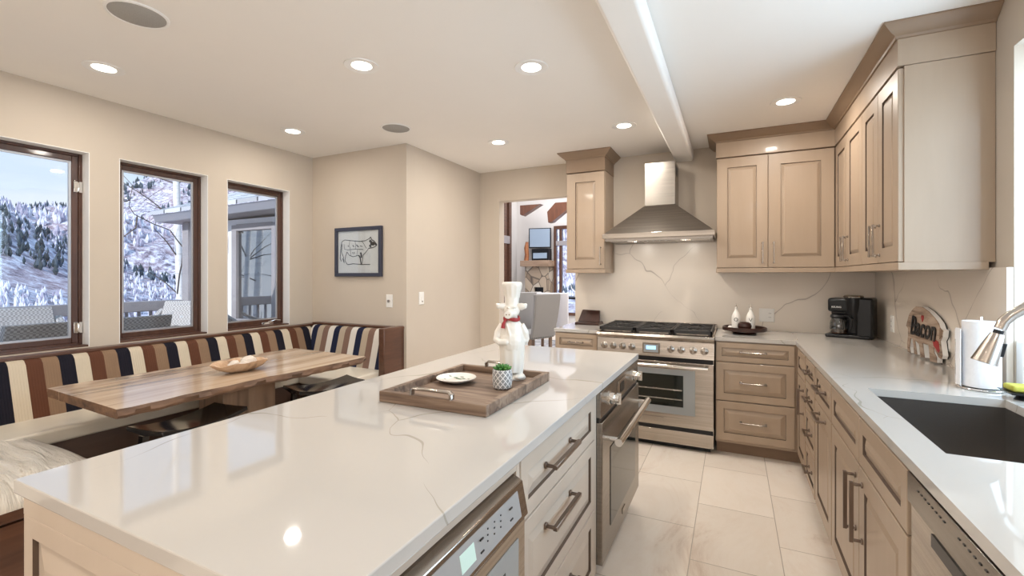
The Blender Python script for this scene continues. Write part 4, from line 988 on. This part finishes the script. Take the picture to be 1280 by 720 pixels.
B().tube([p + ax * .012, p + ax * .016, p + ax * .05, p + ax * .100, p + ax * .112, p + ax * .113], [.0165, .0175, .024, .0315, .0335, .030], 28).out('spray_head', M['nickel'], fc)
B().hexa([tuple(p + ax * .045 + Vector(q)) for q in ((.018, -.008, 0), (.018, .008, 0), (.032, .008, .0), (.032, -.008, .0))], [tuple(p + ax * .09 + Vector(q)) for q in ((.022, -.009, 0), (.022, .009, 0), (.037, .009, 0), (.037, -.009, 0))]).out('spray_button', K, fc, bevel=.002)
B().tube([(.99, 2.0, T + .09), (1.0, 1.955, T + .10), (1.0, 1.90, T + .13)], [.010, .008, .007], 12).out('lever', M['nickel'], fc)
# sponge in black dish
sd = thing('sponge_dish', 'small black footed dish behind the sink under the sponge', 'dish', (.988, 2.40, T))
b = B().hexa([(.945, 2.36, T + .022), (1.03, 2.36, T + .022), (1.03, 2.44, T + .022), (.945, 2.44, T + .022)], [(.935, 2.35, T + .032), (1.04, 2.35, T + .032), (1.04, 2.45, T + .032), (.935, 2.45, T + .032)])
b.tube([(.985, 2.40, T), (.985, 2.40, T + .024)], [.022, .008], 12); b.out('dish', K, sd)
o = B().box(.948, 1.030, 2.362, 2.44, T + .033, T + .056).out('sponge', noisy('yellow_green_sponge', (.40, .40, .05), (.52, .50, .10), 60, .95, b=.5), bevel=.008, seg=3); tag(o, 'yellow-green sponge on the black dish at the right edge', 'sponge')
# ============================================================ LIVING ROOM THROUGH THE DOORWAY
struct(B().box(-5.2, .5, 4.62, 10.6, -.1, 0).out('floor', M['tile'], smooth=0, loc=(0, 0, 0)))
wl = M['offwhite']; lw = noisy('grey_white_paint', (.62, .60, .58), (.65, .63, .61), 3, .85)
holed('wall_living_far', 'y', 10.3, 10.5, -5.0, .5, 0, 4.2, [(-3.86, -3.25, .45, 2.58)], lw)
holed('wall_living_left', 'x', -5.05, -4.85, 4.62, 10.3, 0, 4.2, [(5.2, 9.98, .25, 3.2)], lw)
holed('wall_living_right', 'x', .5, .7, 4.62, 10.5, 0, 4.2, [], lw)
struct(B().box(-5.2, .7, 4.50, 10.5, 4.2, 4.3).out('ceiling', lw, smooth=0))
struct(B().box(-5.0, .7, 4.50, 4.62, 2.70, 4.2).box(-5.0, -2.70, 4.50, 4.62, 0, 2.70).out('wall_living_near', lw, smooth=0))
b = B(); wn = M['walnut']
for q in ((-3.86, -3.80, .45, 2.58), (-3.31, -3.25, .45, 2.58), (-3.80, -3.31, 2.50, 2.58), (-3.80, -3.31, .45, .52), (-3.72, -3.66, .52, 2.50)): b.box(q[0], q[1], 10.26, 10.36, q[2], q[3])
w5 = struct(b.out('window_5', wn, bevel=.004))
b = B().box(-3.80, -3.31, 10.25, 10.37, 2.11, 2.22); b.out('transom', M['greypaint'], w5)
B().box(-3.80, -3.31, 10.30, 10.306, .52, 2.50).out('glass_pane', M['glass'], w5, smooth=0)
b = B()
for q in ((9.60, 9.72, .25, 3.2), (9.86, 9.98, .25, 3.2), (7.5, 7.6, .25, 3.2), (5.2, 5.3, .25, 3.2)): b.box(-5.0, -4.84, *q)
w6 = struct(b.out('window_6', wn, bevel=.004))
B().box(-5.0, -4.83, 5.3, 9.86, 2.16, 2.34).out('transom', M['greypaint'], w6)
B().box(-4.94, -4.93, 5.3, 9.86, .25, 3.2).out('glass_pane', M['glass'], w6, smooth=0)
for nm, po, y in (('ceiling_brace', [(-4.442, 3.02), (-3.93, 3.02), (-4.385, 2.78), (-4.442, 2.81)], 9.6), ('ceiling_brace', [(-3.50, 2.99), (-3.00, 2.99), (-3.575, 2.575), (-3.665, 2.56), (-3.69, 2.80)], 9.4)):
    o = B().prism(po, lambda u, v, d: (u, d, v), y, y + .18).out(nm, M['darkwood'], smooth=0)
    tag(o, 'dark red-brown timber brace seen through the doorway, ' + ('left of the television' if y > 9.5 else 'above the far window'), 'timber brace')
fp = thing('fireplace', 'stone corner fireplace with wooden mantel seen through the doorway', 'fireplace', (-4.1, 10.1, 0))
B().box(-4.47, -3.88, 9.95, 10.29, 0, .40).box(-4.47, -4.24, 9.95, 10.29, .40, 1.12).box(-4.0, -3.88, 9.95, 10.29, .40, 1.12).box(-4.47, -3.88, 9.95, 10.29, 1.12, 1.61).out('stone_breast', M['stone'], fp, smooth=0)
B().box(-4.24, -4.0, 10.02, 10.29, .41, 1.12).out('firebox', M['black'], fp)
B().box(-4.56, -3.84, 9.85, 10.29, 1.61, 1.75).out('mantel', M['barn'], fp, bevel=.01)
tv = thing('television', 'black flat screen television on the wall above the mantel', 'television', (-4.15, 10.1, 2.0))
B().hexa([(-4.42, 10.06, 2.05), (-3.90, 10.16, 2.05), (-3.90, 10.20, 2.05), (-4.42, 10.10, 2.05)], [(-4.42, 10.06, 2.53), (-3.90, 10.16, 2.53), (-3.90, 10.20, 2.53), (-4.42, 10.10, 2.53)]).out('case', K, tv)
scr = mat('painted_reflection_screen', (.30, .38, .48), .08)  # window reflection on the dark screens painted in as a pale blue base
B().hexa([(-4.395, 10.056, 2.08), (-3.915, 10.149, 2.08), (-3.915, 10.155, 2.08), (-4.395, 10.062, 2.08)], [(-4.395, 10.056, 2.51), (-3.915, 10.149, 2.51), (-3.915, 10.155, 2.51), (-4.395, 10.062, 2.51)]).out('screen', scr, tv, smooth=0)
mb = thing('media_cabinet', 'black glass-fronted box on the mantel below the television', 'media box', (-4.1, 10.1, 1.75))
B().box(-4.32, -3.89, 10.0, 10.2, 1.752, 2.03).out('case', K, mb); B().box(-4.28, -3.93, 9.992, 10.0, 1.80, 1.93).out('glass_front', scr, mb)
o = B().tube([(-4.46, 10.0, 1.752), (-4.445, 10.0, 1.9), (-4.46, 10.0, 2.05), (-4.44, 10.0, 2.2)], [.06, .05, .055, .035], 12).out('carved_log', noisy('orange_wood', (.22, .07, .025), (.40, .16, .06), 9, .4)); tag(o, 'orange-brown upright carved log at the left end of the mantel', 'ornament')
def dchair(label, loc, rz, cloth, group=None):
    t = thing('dining_chair', label, 'chair', loc, rz, group)
    B().box(-.25, .25, -.20, .27, .40, .50).out('seat', cloth, t, local=True, bevel=.02)
    b = B(); rings = []
    for i in range(9):
        u = i / 8; z = .42 + .68 * u; y = -.22 - .10 * u - .03 * math.sin(u * 2.5); w_ = .235 + .03 * u; rings.append([(-w_, y - .03, z), (w_, y - .03, z), (w_ , y + .03, z), (-w_, y + .03, z)])
    bk = b.loft(rings).out('backrest', cloth, t, local=True, bevel=.012)
    b = B()
    for i in range(13): b.ball((-.222 + i * .037, -.252, .437), .008, seg=6)
    b.out('nailhead_trim', M['black'], bk, local=True)
    for sx in (-1, 1):
        for sy in (-1, 1): B().loft([[(sx * .22 + a_, sy * .2 + .02 + c_ + (1 - k) * -.0, z) for a_, c_ in ((-.02, -.02), (.02, -.02), (.02, .02), (-.02, .02))] for k, z in ((0, 0), (1, .41))]).out('leg', M['toekick'], t, local=True)
    return t
gcl = mat('grey_chair_leather', (.26, .25, .235), .45); wcl = mat('pale_chair_fabric', (.72, .72, .76), .7)
dchair('pale upholstered dining chair with its back to the kitchen, right one in the doorway', (-2.63, 7.22, .013), .06, wcl)
dchair('grey leather dining chair in the doorway, directly left of the pale chair', (-2.84, 6.60, .013), math.radians(66), gcl)
dchair('grey leather dining chair in the doorway, partly hidden behind the pig figurine', (-3.40, 7.20, .013), math.radians(66), gcl)
rug = noisy('patterned_rug', (.10, .10, .11), (.62, .60, .58), 9, .95)
tag(B().box(-3.8, -1.6, 5.6, 9.2, .001, .012).out('rug', rug, smooth=0), 'grey and black patterned rug on the floor beyond the doorway', 'rug')
st = thing('side_table', 'low dark table with a small antler ornament behind the pale chair', 'table', (-2.95, 8.7, 0))
B().box(-3.2, -2.5, 8.5, 9.1, .93, .97).out('top', K, st)
for x in (-3.15, -2.55):
    for y in (8.55, 9.05): B().box(x - .02, x + .02, y - .02, y + .02, .012, .93).out('leg', K, st)
b = B(); b.tube([(-2.82, 8.7, .97), (-2.82, 8.7, 1.08)], .012, 8)
for s_ in (-1, 1): b.tube([(-2.82, 8.7, 1.07), (-2.82 + s_ * .07, 8.7, 1.13), (-2.82 + s_ * .09, 8.7, 1.22)], [.01, .008, .003], 6)
tag(b.out('antler_ornament', M['whitetrim']), 'small antler-shaped ornament standing on the dark table beyond the doorway', 'ornament')
light('AREA', 'living_room_fill', (-2.2, 7.6, 4.15), (0, 0, 0), 300, (.98, .97, 1), 3.5, 4.5, 'RECTANGLE')  # unseen lamp added below the ceiling to brighten the living room

# ============================================================ OUTSIDE
struct(B().box(-7.4, -3.95, -3, 4.0, -.12, .02).out('terrace', M['concrete'], smooth=0))
rl = thing('deck_railing', 'grey weathered wooden terrace railing in front of the snowy hillside', 'railing', (-7.25, 1, 0))
B().box(-7.32, -7.18, -3, 3.88, .90, 1.04).out('top_rail', M['greypaint'], rl, bevel=.01)
B().box(-7.28, -7.22, -3, 3.88, .12, .18).out('bottom_rail', M['greypaint'], rl)
for y in (-2.9, -1.2, .5, 2.2, 3.8): B().box(-7.31, -7.19, y - .06, y + .06, .02, .90).out('post', M['greypaint'], rl)
for k in range(47):
    y = -2.8 + k * .14; B().box(-7.265, -7.235, y - .015, y + .015, .18, .90).out('baluster', M['greypaint'], rl)
def wchair(label, loc, rz, W=.75, group='wicker terrace armchairs'):
    t = thing('wicker_armchair', label, 'outdoor chair', loc, rz, group); h = W / 2
    B().box(-h + .05, h - .05, -.35, .35, .10, .40).out('seat', M['wicker'], t, local=True, bevel=.03)
    B().hexa([(-h + .03, .28, .36), (h - .03, .28, .36), (h - .03, .36, .36), (-h + .03, .36, .36)], [(-h + .05, .50, 1.02), (h - .05, .50, 1.02), (h - .05, .57, 1.02), (-h + .05, .57, 1.02)]).out('backrest', M['wicker'], t, local=True, bevel=.008)
    for sx in (-1, 1):
        b = B(); rings = []
        for i in range(11):
            u = i / 10; y = -.38 + .9 * u; z = .62 + .30 * u ** 2.2; rings.append([(sx * h - .035, y, z - .05), (sx * h + .035, y, z - .05), (sx * h + .035, y, z), (sx * h - .035, y, z)])
        b.loft(rings).out('armrest', M['wicker'], t, local=True, bevel=.01)
        B().box(sx * h - .03, sx * h + .03, -.36, .34, .10, .60).out('side_panel', M['wicker'], t, local=True, bevel=.01)
    for sx in (-1, 1):
        for sy in (-1, 1): B().box(sx * (h - .05) - .02, sx * (h - .05) + .02, sy * .32 - .02, sy * .32 + .02, 0, .12).out('leg', M['greypaint'], t, local=True)
    B().box(-h + .06, h - .06, -.34, .28, .40, .50).out('cushion', wcl, t, local=True, bevel=.03)
    return t
wchair('large wicker armchair directly outside the nearest window, its back to the glass', (-5.05, 1.80, .02), math.radians(-88), 1.15)
wchair('wicker armchair outside the nearest window at the far left edge', (-5.05, .55, .02), math.radians(-92), .95)
sofa = wchair('long wicker sofa standing behind the two armchairs outside the nearest window', (-6.35, 1.30, .02), math.radians(90), 2.2, None); sofa.name = 'wicker_sofa'; sofa['category'] = 'outdoor sofa'
wchair('wicker armchair with upright slanted back outside the middle window', (-5.65, 2.95, .02), math.radians(35), .6)
wchair('wicker armchair with curved arms outside the middle window, next to the house corner', (-6.60, 3.22, .02), math.radians(25), .6)
wchair('wicker armchair outside the right window, seen through its lower pane', (-4.85, 3.40, .02), math.radians(120), .6)
# neighbouring wing of the house
wg = thing('house_wing', 'grey and white house wing with overhanging roof outside the right window', 'building', (-6, 4.6, 0))
B().box(-7.19, -6.22, 4.0, 4.15, -2, 2.16).box(-5.30, -3.95, 4.0, 4.15, -2, 2.16).box(-6.22, -5.30, 4.0, 4.15, -2, .72).box(-6.22, -5.30, 4.0, 4.15, 2.08, 2.16).box(-7.19, -3.95, 5.4, 5.6, -2, 2.16).box(-7.19, -7.05, 4.15, 5.4, -2, 2.16).out('wall', M['offwhite'], wg, smooth=0)
B().box(-7.25, -7.10, 3.90, 4.0, -2, 2.16).out('corner_post', M['greypaint'], wg)
fr_o = B()
for q in ((-6.22, -6.12, .72, 2.08), (-5.40, -5.30, .72, 2.08), (-6.12, -5.40, 2.00, 2.09), (-6.12, -5.40, .72, .80)): fr_o.box(q[0], q[1], 3.97, 4.05, q[2], q[3])
wo = fr_o.out('window', M['greypaint'], wg, bevel=.004); B().box(-6.12, -5.40, 4.01, 4.02, .80, 2.00).out('pane', M['mirrorglass'], wo, smooth=0)
B().hexa([(-7.54, 3.70, 2.16), (-3.95, 3.70, 2.22), (-3.95, 3.75, 2.22), (-7.54, 3.75, 2.16)], [(-7.54, 3.66, 2.26), (-3.95, 3.66, 2.32), (-3.95, 3.75, 2.32), (-7.54, 3.75, 2.26)]).out('gutter', M['alu'], wg)
B().hexa([(-7.52, 3.74, 2.16), (-3.95, 3.74, 2.22), (-3.95, 6.0, 2.22), (-7.52, 6.0, 2.16)], [(-7.52, 3.74, 2.18), (-3.95, 3.74, 2.24), (-3.95, 6.0, 2.24), (-7.52, 6.0, 2.18)]).out('soffit', M['greypaint'], wg, smooth=0)
m = mat('slate_roof', (.5, .5, .5), .7); v = coords(m); br = nd(m, 'ShaderNodeTexBrick', Scale=1); br.inputs['Brick Width'].default_value = .4; br.inputs['Row Height'].default_value = .22; br.inputs['Mortar Size'].default_value = .015
br.inputs['Color1'].default_value = (.42, .43, .45, 1); br.inputs['Color2'].default_value = (.66, .67, .70, 1); br.inputs['Mortar'].default_value = (.08, .08, .09, 1); ln(m, v, br.inputs['Vector']); ln(m, br.outputs[0], bsdf(m).inputs['Base Color'])
b = B(); Q = [(-7.56, 3.64, 2.26), (-3.95, 3.64, 2.32), (-3.95, 5.6, 3.15), (-6.3, 5.6, 3.10)]
b.hexa([(p[0], p[1], p[2]) for p in Q], [(p[0], p[1], p[2] + .05) for p in Q]); b.out('roof', m, wg, smooth=0)
sc_ = thing('wall_lantern', 'small dark outdoor lantern on the white wall outside the right window', 'wall lamp', (-6.38, 3.93, 1.7))
B().box(-6.41, -6.33, 3.88, 3.995, 1.70, 1.94).out('housing', M['greypaint'], sc_, bevel=.005)

# aspen trees near the terrace
def aspen_tree(label, x, y, h, r_, twigs, seed, rh=.5):
    random.seed(seed); t = thing('aspen_tree', label, 'tree', (x, y, -4), 0, 'bare aspen trees by the terrace')
    P_ = [(x + .05 * math.sin(z * .7 + seed), y + .05 * math.cos(z * .6), z) for z in [-4 + i * (h + 4) / 14 for i in range(15)]]
    B().tube(P_, [r_ * (1 - .35 * i / 14) for i in range(15)], 12).out('trunk', M['aspen'], t)
    bk = mat('dark_twig', (.10, .08, .07), .8)
    for br_ in twigs:
        B().tube(br_, [.013 - .010 * i / (len(br_) - 1) for i in range(len(br_))], 6).out('branch', bk, t)
    for k in range(14):
        i = random.randint(5, 13); p = Vector(P_[i]); d = Vector((random.uniform(-1, 1), random.uniform(-1, 1), random.uniform(.1, .9))).normalized(); L_ = random.uniform(.4, 1.1)
        q = p + d * L_; e2 = q + Vector((random.uniform(-.3, .3), random.uniform(-.3, .3), .3))
        B().tube([p, p + d * L_ * .5 + Vector((0, 0, .04)), q, e2], [.014, .010, .006, .002], 5).out('branch', bk, t)
    return t
BR1 = [(-9.45, 5.0, 1.05), (-9.1, 4.85, 1.40), (-8.8, 4.73, 1.60), (-8.7, 4.70, 1.88), (-8.7, 4.60, 2.01), (-8.7, 4.49, 2.17), (-8.7, 4.22, 2.26), (-8.7, 4.10, 2.32), (-8.7, 3.97, 2.38), (-8.7, 3.90, 2.50), (-8.7, 3.92, 2.67), (-8.7, 3.95, 2.84), (-8.7, 3.85, 2.95), (-8.75, 3.75, 3.1)]
BR2 = [(-8.7, 4.01, 2.35), (-8.7, 3.99, 2.16), (-8.7, 3.88, 2.06), (-8.7, 3.77, 1.95), (-8.75, 3.6, 1.85)]
BR3 = [(-8.7, 3.90, 2.60), (-8.7, 3.86, 2.57), (-8.7, 3.77, 2.58), (-8.72, 3.6, 2.55)]
aspen_tree('tall white aspen trunk outside the middle window beside the house wing', -9.5, 5.05, 6, .075, [
    BR1, BR2, BR3], 3)
aspen_tree('white aspen trunk left of the terrace, mirrored in the far window of the wing', -9.8, 1.1, 6.5, .09, [], 5)
aspen_tree('white aspen trunk beyond the terrace railing, near the far left window edge', -9.9, .4, 6.5, .10, [[(-9.9, .4, 1.9), (-9.4, 1.2, 2.9), (-9.3, 1.9, 3.1), (-9.3, 2.45, 3.15)], [(-9.35, 1.8, 2.3), (-9.3, 2.3, 2.6), (-9.3, 2.45, 2.85)]], 8)
aspen_tree('slim white aspen trunk beyond the railing, mirrored in the wing window', -9.0, 1.9, 6, .06, [], 11)

# snowy hillside
import mathutils
def nz(x, y, s_): return mathutils.noise.noise(Vector((x * s_, y * s_, 3.3)))
az0 = math.atan(276 / 570)
def elev(px):       # skyline height (tangent of elevation) by direction
    T_ = [(-300, .16), (-100, .15), (0, .108), (30, .100), (60, .100), (95, .112), (150, .146), (200, .171), (240, .183), (420, .26), (640, .20), (800, .12)]
    for (a, u), (c_, v) in zip(T_, T_[1:]):
        if a <= px <= c_: return u + (v - u) * (px - a) / (c_ - a)
    return T_[0][1] if px < T_[0][0] else T_[-1][1]
def near_el(px):
    T_ = [(-300, .15), (-60, .125), (0, .103), (50, .072), (103, .045), (170, .012), (240, -.01), (800, -.02)]
    for (a, u), (c_, v) in zip(T_, T_[1:]):
        if a <= px <= c_: return u + (v - u) * (px - a) / (c_ - a)
    return T_[0][1] if px < T_[0][0] else T_[-1][1]
def hill(r0, r1, z0, prof, na, nr, amp, name, mt, label):
    b = B(); V_ = {}
    for i in range(na + 1):
        th_ = math.radians(-80 + 130 * i / na)            # angle from the camera axis
        px = 640 + 570 * math.tan(max(-1.45, min(.5, th_))) if th_ < .5 else 900
        dx, dy = math.sin(th_ - az0), math.cos(th_ - az0)
        for j in range(nr + 1):
            t = j / nr; r_ = r0 + (r1 - r0) * t; x, y = dx * r_, dy * r_
            top = prof(px) * r1 + 1.384
            z = z0 + (top - z0) * (t ** 1.05) + amp * nz(x, y, .02) * min(1, t * 2.5) * (1 - t) * 2.4 + amp * .25 * nz(x, y, .08) * (t < .97)
            V_[i, j] = b.bm.verts.new((x, y, z))
    for i in range(na):
        for j in range(nr): b.bm.faces.new((V_[i, j], V_[i+1, j], V_[i+1, j+1], V_[i, j+1]))
    # back slope so that the hill has thickness
    W_ = [b.bm.verts.new((V_[i, nr].co.x * 1.25, V_[i, nr].co.y * 1.25, -12)) for i in range(na + 1)]
    for i in range(na): b.bm.faces.new((V_[i, nr], V_[i+1, nr], W_[i+1], W_[i]))
    co_ = {k: v.co.copy() for k, v in V_.items()}
    o = b.out(name, mt, smooth=180, loc=(0, 0, 0)); struct(o); return co_
hm = mat('snow_and_brush', (.7, .7, .75), .9); v = coords(hm)
f1 = noise(hm, v, .05, 8, .7); f2 = noise(hm, coords(hm, (1, 1, .6)), .55, 6, .75)
c1 = ramp(hm, f2, [(.38, (.12, .11, .15)), (.46, (.33, .31, .38)), (.53, (.60, .60, .70)), (.62, (.90, .91, .96))])
c2 = ramp(hm, f2, [(.34, (.20, .13, .14)), (.50, (.45, .36, .40)), (.66, (.80, .78, .85))])
ln(hm, mixc(hm, ramp(hm, f1, [(.42, (0, 0, 0)), (.60, (1, 1, 1))]), c1, c2), bsdf(hm).inputs['Base Color']); bump(hm, f2, .6, .5)
far = hill(110, 420, -9, elev, 120, 60, 22, 'hillside', hm, '')
nr_ = hill(45, 150, -6, near_el, 120, 40, 5, 'hillside', hm, '')
struct(B().box(-120, -8, -90, 120, -12.2, -12).out('valley_ground', hm, smooth=0))
def forest(name, src, keys, count, hmin, hmax, wr, mt, label, cat, seed, keep):
    random.seed(seed); b = B(); n = 0; tries = 0
    mats_ = mt
    while n < count and tries < count * 12:
        tries += 1; k = random.choice(keys); p = src[k]
        k2 = (k[0] + 1, k[1] + 1)
        if k2 not in src: continue
        u = random.random(); q = p.lerp(src[k2], u); q2 = p.lerp(src[(k[0] + 1, k[1])], random.random()); c_ = (q + q2) / 2
        if not keep(c_, k): continue
        h = random.uniform(hmin, hmax); w_ = h * wr * random.uniform(.7, 1.3); n += 1; mi = random.randrange(len(mats_))
        ti = b.bm.verts.new((c_.x, c_.y, c_.z + h)); sg_ = 5
        ring = [b.bm.verts.new((c_.x + w_ * math.cos(2*PI*s_/sg_ + u), c_.y + w_ * math.sin(2*PI*s_/sg_ + u), c_.z + h * (.35 if wr < .2 else .15))) for s_ in range(sg_)]
        bt = b.bm.verts.new((c_.x, c_.y, c_.z - .3))
        for s_ in range(sg_):
            f = b.bm.faces.new((ring[s_], ring[(s_+1) % sg_], ti)); f.material_index = mi
            f = b.bm.faces.new((ring[(s_+1) % sg_], ring[s_], bt)); f.material_index = mi
    o = b.out(name, mats_, smooth=0, loc=(0, 0, 0)); tag(o, label, cat, kind='stuff'); return o
con = [mat('frosty_conifer', (.09, .12, .15), .9), mat('dark_conifer', (.045, .065, .075), .9)]
asp = [mat('frosted_aspen_crown', (.70, .71, .80), .9), mat('lavender_aspen_crown', (.42, .40, .50), .9), mat('white_aspen_crown', (.86, .87, .93), .9)]
fk = [k for k in far if 0 < k[1] < 60]; nk = [k for k in nr_ if 0 < k[1] < 40]
forest('conifer_forest', far, [k for k in fk if k[1] > 34], 7000, 2, 4.2, .16, con, 'dark conifer forest along the upper snowy hillside', 'forest', 1, lambda c, k: nz(c.x, c.y, .025) > .12 or k[1] > 57)
forest('conifer_forest', nr_, [k for k in nk if k[1] > 24], 4000, .9, 2.0, .18, con, 'dark conifers on the ridge of the nearer hill in the left window', 'forest', 2, lambda c, k: nz(c.x, c.y, .05) > .0 or k[1] > 36)
forest('frosted_aspen_forest', far, [k for k in fk if k[1] < 50], 30000, 1.3, 3.2, .17, asp, 'frosted pale aspen woods covering the far hillside', 'forest', 3, lambda c, k: nz(c.x, c.y, .018) > -.12)
forest('frosted_aspen_forest', nr_, nk, 20000, .5, 1.3, .18, asp, 'frosted pale aspen woods on the nearer slope in the left window', 'forest', 4, lambda c, k: nz(c.x + 90, c.y, .04) > -.15)
